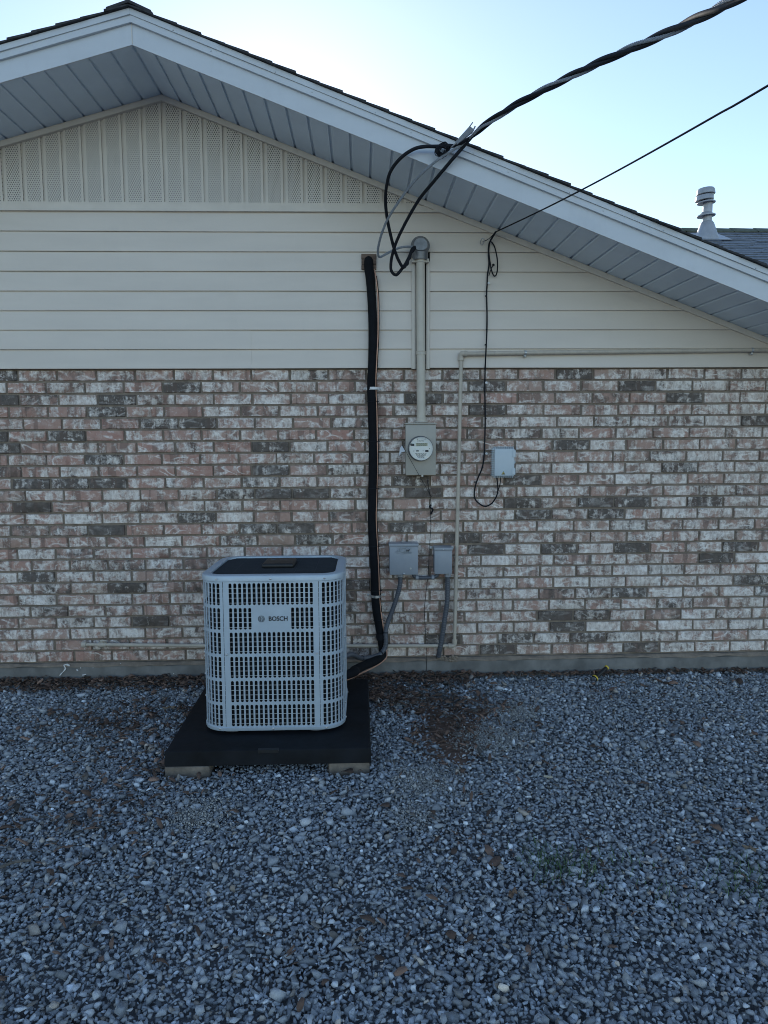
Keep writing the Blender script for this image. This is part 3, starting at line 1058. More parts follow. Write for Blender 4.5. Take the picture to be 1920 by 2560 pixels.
# ================================================================== BOXES ON THE BRICK
def strap(px0, px1, py, rr, y, label, mat='galv', py1=None):
    a, b = at(px0, py, -.004), at(px1, py if py1 is None else py1, -.004)
    c = a.lerp(b, .5)
    t = thing('pipe_strap', c, label, 'pipe strap', 'pipe straps on the insulated line')
    pts = [(a.x, -.004), (c.x - rr - .004, -.006)]
    for k in range(9):
        an = math.pi * (1 - k / 8)
        pts.append((c.x + rr * math.cos(an), y - rr * math.sin(an)))
    pts += [(c.x + rr + .004, -.006), (b.x, -.004)]
    h = .0085
    s_ = MB()
    inn = [(x_, y_ + .0025) for x_, y_ in pts]
    vv = [(x_, y_, c.z + dz) for dz in (-h, h) for x_, y_ in pts] + [(x_, y_, c.z + dz) for dz in (-h, h) for x_, y_ in inn]
    m_ = len(pts)
    ff = []
    for i in range(m_ - 1):
        ff += [(i, i + 1, m_ + i + 1, m_ + i), (2 * m_ + i, 3 * m_ + i, 3 * m_ + i + 1, 2 * m_ + i + 1), (i, 2 * m_ + i, 2 * m_ + i + 1, i + 1), (m_ + i, m_ + i + 1, 3 * m_ + i + 1, 3 * m_ + i)]
    ff += [(0, m_, 3 * m_, 2 * m_), (m_ - 1, 3 * m_ - 1, 4 * m_ - 1, 2 * m_ - 1)]
    s_.add(vv, ff)
    s_.build('band', mat, t)
    for xx in (a.x + .010, b.x - .010):
        MB().lathe([(.0065, -.002), (.0065, .003), (.003, .006)], (xx, -.006, c.z), (0, -1, 0), 8).build('screw', 'wire', t)
    return t


by = -.10
a, b = at(972.5, 1361, by), at(1046, 1436.5, by)
jb1 = thing('control_box', ((a.x + b.x) / 2, 0, b.z), 'wider blue-grey metal box with an embossed logo on its cover, beside the black line', 'electrical box', 'blue-grey electrical boxes')
MB().rbox(a.x + .004, b.x - .004, by + .006, .003, b.z + .004, a.z - .004, .003).build('enclosure', 'box_blue', jb1)
lid = MB().rbox(a.x + .004, b.x - .002, by - .002, by + .006, b.z, a.z - .016, .003).rbox(a.x, b.x + .002, by - .008, .002, a.z - .0155, a.z + .004, .003).build('cover', 'box_blue', jb1)
cxb = (a.x + b.x) / 2
text_part('ICM', 'logo_lettering', 'box_blue', lid, (a.x + .052, by - .002, a.z - .050), .042, ext=.0065, bold=.0010, shear=.28, squeeze=1.25)
text_part('CONTROLS', 'small_lettering', 'box_blue', lid, (cxb - .012, by - .002, a.z - .060), 0.0125, ext=.0045, bold=.0003, shear=.25, squeeze=1.0)
sw = MB()
sw.tube(spline([(a.x + .058, by - .002, a.z - .041), (a.x + .040, by - .003, a.z - .052), (a.x + .062, by - .003, a.z - .061), (cxb, by - .003, a.z - .0645), (cxb + .05, by - .003, a.z - .061)], .004), .0018, 6)
sw.build('swoosh', 'box_blue', lid)
MB().lathe([(.0065, 0), (.0065, .0025), (.002, .003)], (b.x - .052, by - .002, b.z + .042), (0, -1, 0), 12).lathe([(.006, 0), (.006, .004), (.003, .006)], (cxb, by - .002, b.z + .007), (0, -1, 0), 10).build('screw', 'galv', lid)
MB().box(a.x + .096, a.x + .102, -.012, .002, a.z, a.z + .024).build('mounting_tab', 'galv', jb1)

a2, b2_ = at(1085.5, 1370, by), at(1130.5, 1434.5, by)
jb2 = thing('disconnect_box', ((a2.x + b2_.x) / 2, 0, b2_.z), 'narrow blue-grey disconnect box beside the vertical tan pipe', 'electrical box', 'blue-grey electrical boxes')
MB().rbox(a2.x + .004, b2_.x - .004, by + .006, .003, b2_.z + .004, a2.z - .004, .003).build('enclosure', 'box_blue', jb2)
MB().rbox(a2.x + .002, b2_.x - .001, by - .002, by + .006, b2_.z, a2.z - .018, .003).rbox(a2.x, b2_.x + .002, by - .008, .002, a2.z - .0175, a2.z + .002, .003).build('cover', 'box_blue', jb2)
for xx, s_ in ((a2.x, -1), (b2_.x, 1)):
    t_ = MB().rbox(min(xx, xx + s_ * .024), max(xx, xx + s_ * .024), -.010, -.002, a2.z - .022, a2.z - .002, .002, 1)
    t_.lathe([(.005, 0), (.005, .003), (.002, .005)], (xx + s_ * .014, -.010, a2.z - .012), (0, -1, 0), 8)
    t_.build('mounting_ear', 'galv', jb2)
MB().lathe([(.005, 0), (.005, .003), (.002, .005)], ((a2.x + b2_.x) / 2, by - .008, a2.z - .009), (0, -1, 0), 10).build('screw', 'galv', jb2)


def flex(pts, r, step=.0032):
    P = spline(pts, step)
    return P, [r * (1.0 if (i // 2) % 2 == 0 else .90) for i in range(len(P))]


# connection between the boxes
y = -.05
br = thing('conduit_link', at(1080, 1444, y), 'short U-shaped grey conduit joining the two blue-grey boxes from below', 'conduit')
P = spline([at(1034, 1434, y), at(1036, 1441, y), at(1045, 1444, y), at(1062, 1444.5, y), at(1080, 1444, y), at(1088, 1441.5, y), at(1093, 1438, y), at(1094, 1432, y)], .006)
MB().tube(P, .0125, 14).build('tube', 'flex', br)
for (px, py) in ((1042.5, 1443.5), (1082, 1443.5)):
    c = at(px, py, y)
    MB().lathe([(.0125, -.010), (.0165, -.009), (.0165, .009), (.0125, .010)], c, (1, 0, 0), 14).build('fitting', 'box_blue', br)

# right-hand flexible conduit
y = -.05
fr_ = thing('flexible_conduit', at(1095, 1642, -.02), 'grey ribbed conduit running from the narrow box down into the foundation edge', 'conduit', 'flexible conduits from the boxes')
P, rs = flex([at(1119, 1436, y), at(1119, 1465, y), at(1117.8, 1506, y), at(1112, 1545, y), at(1107, 1582, y), at(1100.5, 1619, -.045), at(1096, 1642, -.03)], .0175)
MB().tube(P, rs, 12).build('tube', 'flex', fr_)
MB().lathe([(.022, -.012), (.022, .012), (.018, .016)], at(1119, 1437, y), n=6).build('fitting', 'box_blue', fr_)

# ================================================================== BLACK INSULATED LINE SET
acx, acy = -.466, -.865                             # centre of the air conditioner in plan
ACR = acx + .367
y = -.042
line = thing('insulated_line', at(958, 1640, y), 'thick black foam-insulated refrigerant line down the wall to the air conditioner', 'pipe')
main = [(921, 648, .01), (921.5, 653, -.030), (922.5, 672, -.045), (926, 700, -.047), (930, 760, -.046), (932.5, 830, -.046), (931, 900, -.046), (928.5, 960, -.042), (931, 1040, -.038), (933, 1150, -.038), (931, 1250, -.038), (930, 1300, -.038), (933, 1365, -.038), (936.5, 1430, -.038), (938.5, 1488, -.038), (941, 1518, -.038), (946, 1552, -.040), (951, 1582, -.045), (955, 1605, -.05), (957.5, 1628, -.06)]
P0 = [at(*q) for q in main]
tail = [at(954, 1643, -.10), at(938, 1652, -.20), at(910, 1664, -.33), at(886, 1676, -.47)]
P0 += tail + [Vector((ACR + .05, -.62, .245)), Vector((ACR - .04, -.69, .235))]
PS = spline(P0, .012)
MB().tube(PS, [.0292 * (1 + .03 * math.sin(i * .21) + .02 * math.sin(i * .073 + 1)) for i in range(len(PS))], 16).build('insulation', 'foam', line)
# bright wires strapped to its right flank
off = Vector((.031, -.012, 0))
cw = []
for (px, py, yy) in [(934, 668, -.03), (939, 690, -.05), (944, 730, -.055), (945.5, 770, -.055), (945, 840, -.055), (942, 900, -.055), (939.5, 960, -.048), (942.5, 1040, -.046), (943.5, 1150, -.046), (941.5, 1250, -.046), (940.5, 1300, -.046), (944, 1370, -.046), (947, 1430, -.046), (949, 1488, -.048), (952, 1530, -.05), (957, 1560, -.055), (961, 1590, -.06), (965, 1618, -.07), (967, 1640, -.10), (958, 1652, -.15), (938, 1666, -.24), (905, 1682, -.37)]:
    cw.append(at(px, py, yy))
MB().tube(spline(cw + [Vector((ACR + .03, -.60, .20)), Vector((ACR - .03, -.66, .20))], .012), .0052, 8).build('copper_tube', 'copper', line)
cw2 = [c + Vector((.006 if i < 18 else 0, -.004, 0)) for i, c in enumerate(cw[1:15])]
MB().tube(spline(cw2, .014), .0026, 6).build('control_wire', 'foam', line)
for py_ in (1003, 1105, 1222, 1366, 1474, 1552):
    z_ = at(935, py_, y).z
    k = min(range(len(PS)), key=lambda i: abs(PS[i].z - z_))
    d = unit(PS[min(k + 1, len(PS) - 1)] - PS[max(k - 1, 0)])
    tb = MB().lathe([(.033, -.0025), (.0345, 0), (.033, .0025)], PS[k], d, 18, False, False)
    tb.box(PS[k].x + .032, PS[k].x + .046, PS[k].y - .016, PS[k].y - .010, PS[k].z - .002, PS[k].z + .002)
    tb.build('cable_tie', 'cable', line)
k0 = min(range(len(PS)), key=lambda i: abs(PS[i].z - at(952, 1583, y).z))
MB().tube(PS[k0:k0 + 4], .0345, 16).build('tape_wrap', 'cable', line)
strap(909, 955, 972, .034, -.042, 'bright white strap holding the black line near the top of the brick', 'white_paint')
strap(918, 962, 1487, .034, -.040, 'galvanised strap holding the black line low on the brick beside the air conditioner', 'galv')

# left flexible conduit from the wide box to the air conditioner
y = -.05
fl_ = thing('flexible_conduit', at(960, 1640, -.06), 'grey ribbed conduit curving from the wide box beside the black line to the air conditioner', 'conduit', 'flexible conduits from the boxes')
lp = [(1001, 1436, y), (1000, 1462, y), (992, 1493, y), (981, 1526, y), (970, 1555, -.055), (964, 1580, -.075), (965, 1604, -.09), (961, 1622, -.10), (949, 1636, -.13), (928, 1643, -.20), (902, 1645, -.30)]
P, rs = flex([at(*q) for q in lp] + [Vector((ACR + .03, -.45, .30)), Vector((ACR - .03, -.52, .30))], .0165)
MB().tube(P, rs, 12).build('tube', 'flex', fl_)
MB().lathe([(.021, -.012), (.021, .012), (.017, .016)], at(1001, 1437, y), n=6).build('fitting', 'box_blue', fl_)
for (px, py, yy) in ((965, 1583, -.075), (954, 1633, -.12), (905, 1645, -.29)):
    c = at(px, py, yy)
    k = min(range(len(P)), key=lambda i: (P[i] - c).length)
    d = unit(P[min(k + 2, len(P) - 1)] - P[max(k - 2, 0)])
    MB().lathe([(.018, -.003), (.0195, 0), (.018, .003)], P[k], d, 14, False, False).build('cable_tie', 'cable', fl_)

# wooden plate where the line enters the wall
a, b = at(903.5, 635, -.03), at(941, 675, -.03)
wp = MB()
m3 = (b.z - a.z) / 3
tag_w = thing('wall_plate', ((a.x + b.x) / 2, -.03, b.z), 'small weathered wooden plate behind the top of the black line', 'wall plate')
for k in range(3):
    MB().rbox(a.x + random.uniform(-.001, .001), b.x + random.uniform(-.001, .001), -.040 + random.uniform(-.001, .001), -.02, a.z + m3 * (k + 1) + .001, a.z + m3 * k - .001, .002, 1).build('board', 'wood', tag_w)

# ================================================================== GAS PIPE
gy = -.035
gas = thing('gas_pipe', at(1136, 1613, gy), 'thin tan pipe running along the siding, down the brick and left above the foundation', 'pipe')
c0, c1 = at(1153, 886, gy), at(1136, 1613, gy)
MB().tube([c0 + Vector((0, 0, -.02)), at(1146, 1200, gy), c1 + Vector((0, 0, .02))], .0125, 14).build('riser', 'gas', gas)
hz = [at(1162, 884.5, gy - .012), at(1313, 882, gy - .012), at(1600, 878.5, gy - .012), at(1880, 875, gy - .012), Vector((XR - .02, gy - .012, at(1940, 874, gy).z))]
MB().tube(spline(hz, .08), .0140, 14).build('upper_run', 'gas', gas)
lo = [at(1128, 1614, gy), at(1000, 1614.5, gy), at(700, 1614.5, gy), at(503, 1614, gy), at(215, 1611, gy)]
MB().tube(spline(lo, .08), .0125, 14).build('lower_run', 'gas', gas)
el = spline([at(1164, 884.5, gy - .012), at(1156, 884, gy - .010), at(1152.5, 888, gy - .004), at(1152.6, 898, gy)], .004)
MB().tube(el, .0175, 14).lathe([(.0205, -.007), (.0205, .007)], at(1152.6, 899, gy), n=14).lathe([(.0205, -.007), (.0205, .007)], at(1165, 884.5, gy - .012), (1, 0, 0), 14).build('elbow', 'gas', gas)
el = spline([at(1136.3, 1602, gy), at(1136, 1610, gy), at(1132, 1614, gy), at(1125, 1614.4, gy)], .004)
MB().tube(el, .0165, 14).lathe([(.019, -.006), (.019, .006)], at(1136.4, 1601, gy), n=14).lathe([(.019, -.006), (.019, .006)], at(1123, 1614.4, gy), (1, 0, 0), 14).build('elbow', 'gas', gas)
e = at(207, 1611, gy)
MB().lathe([(.010, -.006), (.020, -.004), (.0215, 0), (.0215, .016), (.018, .024), (.0135, .026)], e, (1, 0, .01), 16).build('end_cap', 'gas', gas)
vv = at(256, 1611.5, gy)
vl = MB().lathe([(.0165, -.028), (.0175, -.026), (.0175, -.012), (.0195, -.008), (.0195, .008), (.0175, .012), (.0175, .026), (.0165, .028)], vv, (1, 0, 0), 12)
vl.lathe([(.010, 0), (.010, .024), (.012, .026), (.012, .032)], vv, (0, -.2, 1), 10)
vl.build('valve', 'gas', gas)
MB().rbox(vv.x - .012, vv.x + .036, vv.y - .016, vv.y - .003, vv.z + .024, vv.z + .034, .003, 1).build('valve_lever', 'gas', gas)
for px, py in ((1313, 882), (1880, 875.5)):
    c = at(px, py, gy - .012)
    cl = MB().lathe([(.0143, -.007), (.0165, -.007), (.0165, .007), (.0143, .007)], c, (1, 0, 0), 16)
    cl.rbox(c.x - .009, c.x + .007, c.y - .004, c.y + .02, c.z - .030, c.z - .012, .002, 1)
    cl.lathe([(.007, 0), (.007, .004), (.003, .007)], (c.x - .002, c.y - .004, c.z - .022), (0, -1, 0), 8)
    cl.build('clamp', 'galv', gas)

# ================================================================== FIBRE TERMINAL BOX AND CABLE
ty = -.085
a, b = at(1237, 1122, ty), at(1286, 1190, ty)
tb = thing('fibre_box', ((a.x + b.x) / 2, 0, b.z), 'pale blue plastic terminal box with ribbed edges and a small yellow warning label', 'terminal box')
MB().rbox(a.x - .006, b.x + .002, -.05, .002, b.z - .006, a.z + .006, .006).build('base', 'fiber', tb)
cov = MB().rbox(a.x, b.x, ty, -.048, b.z, a.z, .006, 3).build('cover', 'fiber', tb)
rbm = MB()
for i in range(15):
    z = b.z + (a.z - b.z) * (i + .5) / 15
    rbm.rbox(a.x - .016, a.x + .003, ty + .012, -.02, z - .0028, z + .0028, .001, 1)
for i in range(9):
    x = a.x + (b.x - a.x) * (i + .4) / 9
    rbm.rbox(x - .0028, x + .0028, ty + .012, -.02, a.z - .003, a.z + .014, .001, 1)
    rbm.rbox(x - .0028, x + .0028, ty + .012, -.02, b.z - .012, b.z + .003, .001, 1)
rbm.build('rib_row', 'fiber', tb)
for z0, z1 in ((a.z - .056, a.z - .010), (b.z + .008, b.z + .052)):
    MB().rbox(b.x - .018, b.x + .006, ty - .004, -.03, z0, z1, .002, 1).build('latch', 'fiber', tb)
mt = MB().prism([(b.x + .001, (a.z + b.z) / 2 - .024), (b.x + .016, (a.z + b.z) / 2), (b.x + .001, (a.z + b.z) / 2 + .024)][::1], -.045, -.03)
mt.lathe([(.004, 0), (.004, .004)], (b.x + .008, -.045, (a.z + b.z) / 2), (0, -1, 0), 8).build('lock_tab', 'fiber', tb)
tc = at(1258.5, 1183, ty - .001)
MB().prism([(tc.x - .013, tc.z - .009), (tc.x + .013, tc.z - .009), (tc.x, tc.z + .0135)], ty - .0015, ty + .001).build('warning_border', 'print', cov)
MB().prism([(tc.x - .0095, tc.z - .0068), (tc.x + .0095, tc.z - .0068), (tc.x, tc.z + .0095)], ty - .0022, ty - .001).build('warning_label', 'yellow_label', cov)
MB().prism([(tc.x - .0035, tc.z - .0045), (tc.x + .0035, tc.z - .0045), (tc.x, tc.z + .004)], ty - .0028, ty - .002).build('warning_symbol', 'print', cov)

drop = thing('telephone_cable', at(1214, 1266, -.012), 'thin black cable coming down the siding and looping under the pale blue box', 'cable')
q = -.034
dp = [(1239, 581, -.06), (1229, 597, -.05), (1222, 612, -.045), (1221, 640, q), (1222.5, 660, q), (1218.5, 690, q), (1218, 706, q), (1216.5, 735, q), (1217.5, 785, q), (1217, 830, q), (1214.6, 883, -.064), (1213, 920, -.03), (1212, 964, -.010), (1212.5, 1000, -.010), (1213, 1057, -.010), (1211.5, 1110, -.010), (1210.6, 1133, -.010), (1206, 1167.6, -.012), (1193, 1200, -.014), (1186, 1228, -.016), (1188, 1248, -.018), (1201, 1261, -.02), (1214, 1265.7, -.02), (1229, 1258.7, -.022), (1241, 1241, -.03), (1244.5, 1222, -.035), (1242.5, 1196, -.04), (1242, 1188, -.04)]
MB().tube(spline([at(*p_) for p_ in dp], .012), .0048, 8).build('cable_run', 'cable', drop)
lpp = [(1224, 605, -.045), (1230, 606, -.045), (1238, 622, -.05), (1243.5, 652, -.05), (1243, 678, -.048), (1237.5, 691, -.045), (1230, 680, -.042), (1225, 655, -.040), (1222, 628, -.040), (1224, 607, -.045)]
MB().tube(spline([at(*p_) for p_ in lpp], .01), .0044, 8).build('slack_loop', 'cable', drop)
MB().tube(spline([at(1222, 690, -.04), at(1228, 672, -.045), at(1233, 664, -.05)], .01), .0026, 6).lathe([(.001, -.008), (.008, -.005), (.0085, .003), (.001, .008)], at(1233.5, 662, -.05), n=10).build('end_bud', 'cable', drop)
MB().tube(spline([at(1252, 1193, -.05), at(1250, 1210, -.04), at(1245, 1228, -.032)], .008), .0028, 6).build('tail_wire', 'cable', drop)
for px, py, yy in ((1219, 708, -.036), (1212.6, 957, -.012), (1213, 1134, -.012)):
    c = at(px + 3, py, yy)
    MB().lathe([(.0085, 0), (.0085, .006), (.004, .009)], c, (0, -1, 0), 10).build('clip', 'white_paint', drop)
for px, py in ((1215, 740), (1216.6, 824), (1214, 862), (1214, 1046), (1206, 1168), (1188, 1205), (1186, 1244), (1214.5, 1266), (1229, 1259)):
    c = at(px, py, -.036 if py < 920 else -.016)
    MB().rbox(c.x - .006, c.x + .006, c.y - .006, c.y + .004, c.z - .004, c.z + .004, .001, 1).build('tie', 'cable', drop)

hk = thing('cable_hook', at(1207, 604, -.03), 'small bent wire hook on the siding below the sloped trim', 'hook')
MB().tube(spline([at(1203, 612, -.03), at(1201, 604, -.045), at(1206, 596, -.06), at(1211, 600, -.06), at(1208, 608, -.05), at(1205, 612, -.04)], .006), .0028, 6).build('bent_wire', 'galv', hk)
MB().tube(spline([at(1208, 604, -.05), at(1222, 597, -.06), at(1240, 579, -.08)], .01), .0022, 6).build('tie_wire', 'cable', hk)

t_end = at(1920, 214, -2.35)
t_start = at(1240, 579.5, -.08)
d = t_end - t_start
far = t_start + d * 2.2 + Vector((0, 0, .05))
tl = [t_start.lerp(t_end, k / 10) + Vector((0, 0, -.02 * math.sin(math.pi * k / 10))) for k in range(11)] + [t_start.lerp(t_end, 1.6) + Vector((0, 0, .06)), t_start.lerp(t_end, 2.4) + Vector((0, 0, .22))]
tag(MB().tube(spline(tl, .06), .0042, 8).build('overhead_cable', 'cable'), 'thin dark cable rising from the wall trim across the sky to the right edge', 'cable')
MB_ = MB().tube(spline([at(1240, 579, -.082), at(1234, 588, -.075), at(1226, 601, -.06)], .01), [.006] * 0 or .0062, 8)
MB_.build('splice_sleeve', 'cable', drop)

# ================================================================== OVERHEAD POWER CABLE (two black conductors twisted round a bare one)
jn = at(1172, 350, -.72)
A0 = at(1835, 0, -2.45)
pw = thing('power_cable', jn, 'thick twisted black power cable crossing the sky and looping down to the weatherhead', 'cable')
ctrl = [at(1163, 360, -.70), at(1200, 322, -.78), at(1290, 262, -1.02), at(1400, 204, -1.32), at(1530, 142, -1.66), at(1680, 77, -2.02), at(1835, 0, -2.42), at(1990, -85, -2.8), at(2300, -290, -3.3)]
axis = spline(ctrl, .012)
L = [0]
for a, b in zip(axis, axis[1:]):
    L.append(L[-1] + (b - a).length)
helix = [[], [], []]
for i, p in enumerate(axis):
    t = unit(axis[min(i + 1, len(axis) - 1)] - axis[max(i - 1, 0)])
    u_ = unit(t.cross(Vector((0, 0, 1))))
    w_ = t.cross(u_)
    tw = 2 * math.pi * L[i] / .62
    rad = min(1, L[i] / .12)
    for k in range(3):
        an = tw + k * 2 * math.pi / 3 + 1.2
        rr = .0092 * (.35 + .65 * rad) * (1.15 if k == 2 else 1)
        helix[k].append(p + (u_ * math.cos(an) + w_ * math.sin(an)) * rr)
lop1 = [(1161, 362, -.69), (1132, 363, -.685), (1091.5, 366, -.675), (1051, 367.5, -.66), (1022, 379.6, -.64), (996, 401, -.61), (975.7, 430, -.56), (967, 462, -.50), (963.6, 497, -.44), (967, 540, -.37), (975.7, 583.6, -.31), (987, 627, -.25), (1001.8, 661.7, -.20), (1009, 669, -.185), (1016, 659, -.165), (1025, 638, -.14), (1034, 622, -.12), (1046, 617, -.10)]
lop2 = [(1161, 364, -.69), (1138, 390, -.67), (1109, 424, -.62), (1080, 459, -.56), (1051, 494, -.49), (1027.8, 531.5, -.42), (1007.6, 569, -.35), (990, 607, -.29), (980, 641, -.24), (977, 670, -.21), (984.4, 689, -.195), (996, 682, -.18), (1010.5, 664.6, -.16), (1022, 644, -.14), (1031, 622, -.125), (1044, 614, -.10)]
lop3 = [(1161, 358, -.70), (1138, 372, -.69), (1100, 395.5, -.67), (1062.5, 426, -.63), (1033.6, 456, -.57), (1010.5, 485, -.51), (984.4, 523, -.43), (967, 552, -.36), (952.6, 589, -.28), (945.4, 621, -.20), (945.4, 638.5, -.16), (949.7, 642.3, -.15), (970, 632.7, -.14), (996, 620, -.13), (1022, 616.8, -.12), (1046, 620, -.10)]
for h, lop in ((0, lop1), (1, lop2)):
    P = spline([at(*q) for q in lop][::-1], .012) + helix[h][6:]
    P = spline(P[::4] + [P[-1]], .012)
    MB().tube(P, .0096, 10).build('conductor', 'cable', pw)
# bare neutral: six strands laid round a core
P = spline([at(*q) for q in lop3][::-1], .012) + helix[2][6:]
P = spline(P[::4] + [P[-1]], .008)
st = MB()
t = unit(P[1] - P[0])
u_ = unit(t.orthogonal())
lanes = [[] for _ in range(7)]
acc = 0
for i, p in enumerate(P):
    t2 = unit(P[min(i + 1, len(P) - 1)] - P[max(i - 1, 0)])
    u_ = unit(t.rotation_difference(t2) @ u_)
    t = t2
    w_ = t.cross(u_)
    if i:
        acc += (P[i] - P[i - 1]).length
    lanes[6].append(p)
    for k in range(6):
        an = acc * 2 * math.pi / .085 + k * math.pi / 3
        lanes[k].append(p + (u_ * math.cos(an) + w_ * math.sin(an)) * .0052)
for ln in lanes:
    st.tube(ln, .0027, 5)
st.build('bare_neutral', 'aluminium', pw)
# bunched tail of the black conductors at the weatherhead
MB().tube(spline([at(1016, 662, -.17), at(1022, 648, -.145), at(1028, 632, -.13), at(1034, 622, -.115)], .008), [.010 + .003 * math.sin(i) for i in range(len(spline([at(1016, 662, -.17), at(1022, 648, -.145), at(1028, 632, -.13), at(1034, 622, -.115)], .008)))], 10).build('taped_bundle', 'cable', pw)
# wedge clamp that carries the bare wire
c0, c1 = at(1140, 357, -.71), at(1176, 323, -.77)
wd_ = thing('wedge_clamp', c0, 'silver wedge clamp gripping the power cable just in front of the roof edge', 'cable clamp')
ax = unit(c1 - c0)
sd_ = unit(ax.cross(Vector((0, -1, 0))))
wb = MB()
n0 = Vector((0, -1, 0))
vv = [c0 - sd_ * .006 - n0 * .010, c0 + sd_ * .010 - n0 * .010, c1 + sd_ * .020 - n0 * .014, c1 - sd_ * .014 - n0 * .014,
      c0 - sd_ * .006 + n0 * .006, c0 + sd_ * .010 + n0 * .006, c1 + ax * .014 + sd_ * .020 + n0 * .008, c1 + ax * .004 - sd_ * .014 + n0 * .008]
wb.add(vv, [(0, 1, 2, 3), (4, 7, 6, 5), (0, 4, 5, 1), (1, 5, 6, 2), (2, 6, 7, 3), (3, 7, 4, 0)])
wb.build('shell', 'aluminium', wd_, smooth=False)
MB().tube([c1 - sd_ * .012, c1 + ax * .03 - sd_ * .018], .003, 6).tube([c1 + sd_ * .018, c1 + ax * .03 + sd_ * .006], .004, 6).build('prong', 'aluminium', wd_)
MB().tube(spline([c0, c0 - ax * .03, at(1122, 372, -.66), at(1112, 372, -.636)], .006), .004, 6).build('bail', 'galv', wd_)
# snarl of old wire on the fascia
kc = at(1105, 378, -.66)
tg = MB()
for k in range(30):
    an0 = random.uniform(0, 6.28)
    r0, r1 = random.uniform(.010, .040), random.uniform(.015, .048)
    ph = random.uniform(-.5, .5)
    pts = []
    for i in range(9):
        an = an0 + i * math.pi / 4
        pts.append(kc + Vector((r0 * math.cos(an) + .3 * r1 * math.sin(an) * .6, -.006 + .016 * math.sin(an * 1.5 + ph) - .008, r1 * math.sin(an) * .85)))
    tg.tube(spline(pts, .008), .0022, 5)
tag(tg.build('wire_tangle', 'cable'), 'dark tangled knot of wire hooked on the fascia under the power cable', 'wire tangle')

# ================================================================== AIR CONDITIONER, PAD, BLOCKS
PZ = .117
pad = thing('equipment_pad', (-.473, -.90, .041), 'square black plastic equipment pad under the air conditioner', 'equipment pad')
px0, px1, py0, py1 = -.983, .037, -1.397, -.385
pb = MB()
nx0, nx1 = at(645, 1880, py0).x, at(697, 1880, py0).x
def rect_ring(ins, z):
    return [(px0 + ins, py0 + ins, z), (nx0, py0 + ins, z), (nx1, py0 + ins, z), (px1 - ins, py0 + ins, z), (px1 - ins, py1 - ins, z), (px0 + ins, py1 - ins, z)]
pb.loops([rect_ring(-.004, .041), rect_ring(-.001, PZ - .012), rect_ring(.001, PZ - .004), rect_ring(.005, PZ)])
slab = pb.build('slab', 'pad', pad, angle=20)
MB().rbox(nx0, nx1, py0 - .0035, py0 + .02, PZ - .017, PZ + .0015, .0015, 1).build('front_tab', 'black_plastic', pad)
for (x0, x1, yd, cy0, rz, lab) in ((-.985, -.762, .20, -1.405, .0, 'tan concrete block under the front left corner of the black pad'), (-.172, .034, .20, -1.403, .0, 'tan concrete block under the front right corner of the black pad')):
    t = MB()
    t.rbox(x0, x1, cy0, cy0 + yd, -.04, .0408, .008, 2)
    for i, v_ in enumerate(t.v):
        t.v[i] = (v_[0] + .003 * math.sin(v_[2] * 90 + v_[1] * 40), v_[1] + .003 * math.sin(v_[0] * 60), v_[2])
    tag(t.build('concrete_block', 'paver'), lab, 'concrete block', 'blocks under the pad')
for (x0, x1) in ((-.985, -.762), (-.172, .034)):
    tag(MB().rbox(x0, x1, -.60, -.39, -.04, .0408, .008, 2).build('concrete_block', 'paver'), 'tan concrete block under the rear left corner of the black pad' if x0 < -.5 else 'tan concrete block under the rear right corner of the black pad', 'concrete block', 'blocks under the pad')

AW, AD, AR = .742, .69, .125                         # plan size and corner radius
SH = .822                                            # shell height
ac = thing('air_conditioner', (acx, acy, PZ), 'grey slotted air conditioner condenser with a dark fan grille on top', 'air conditioner')
ac.rotation_euler = (R(-1.2), 0, R(-.35))
Z0 = .014


def perim(u, inset=0.0):
    """point and normal on the rounded-square outline, u from the middle of the front to the right"""
    hw, hd = AW / 2 - AR, AD / 2 - AR
    q = math.pi / 2 * AR
    tot = 4 * hw + 4 * hd + 4 * q
    u = u % tot
    segs = [('l', hw, (0, -AD / 2), (1, 0), (0, -1)), ('a', q, (hw, -hd), -90), ('l', 2 * hd, (AW / 2, -hd), (0, 1), (1, 0)), ('a', q, (hw, hd), 0),
            ('l', 2 * hw, (hw, AD / 2), (-1, 0), (0, 1)), ('a', q, (-hw, hd), 90), ('l', 2 * hd, (-AW / 2, hd), (0, -1), (-1, 0)), ('a', q, (-hw, -hd), 180), ('l', hw, (-hw, -AD / 2), (1, 0), (0, -1))]
    for s_ in segs:
        if u <= s_[1] + 1e-9:
            if s_[0] == 'l':
                return (s_[2][0] + s_[3][0] * u - s_[4][0] * inset, s_[2][1] + s_[3][1] * u - s_[4][1] * inset)
            an = R(s_[3]) + u / AR
            return (s_[2][0] + (AR - inset) * math.cos(an), s_[2][1] + (AR - inset) * math.sin(an))
        u -= s_[1]
    return (0, -AD / 2 + inset)


HW, HD, QA = AW / 2 - AR, AD / 2 - AR, math.pi / 2 * AR
ROWS, RP, RH, RB = 6, .1285, .1145, .024


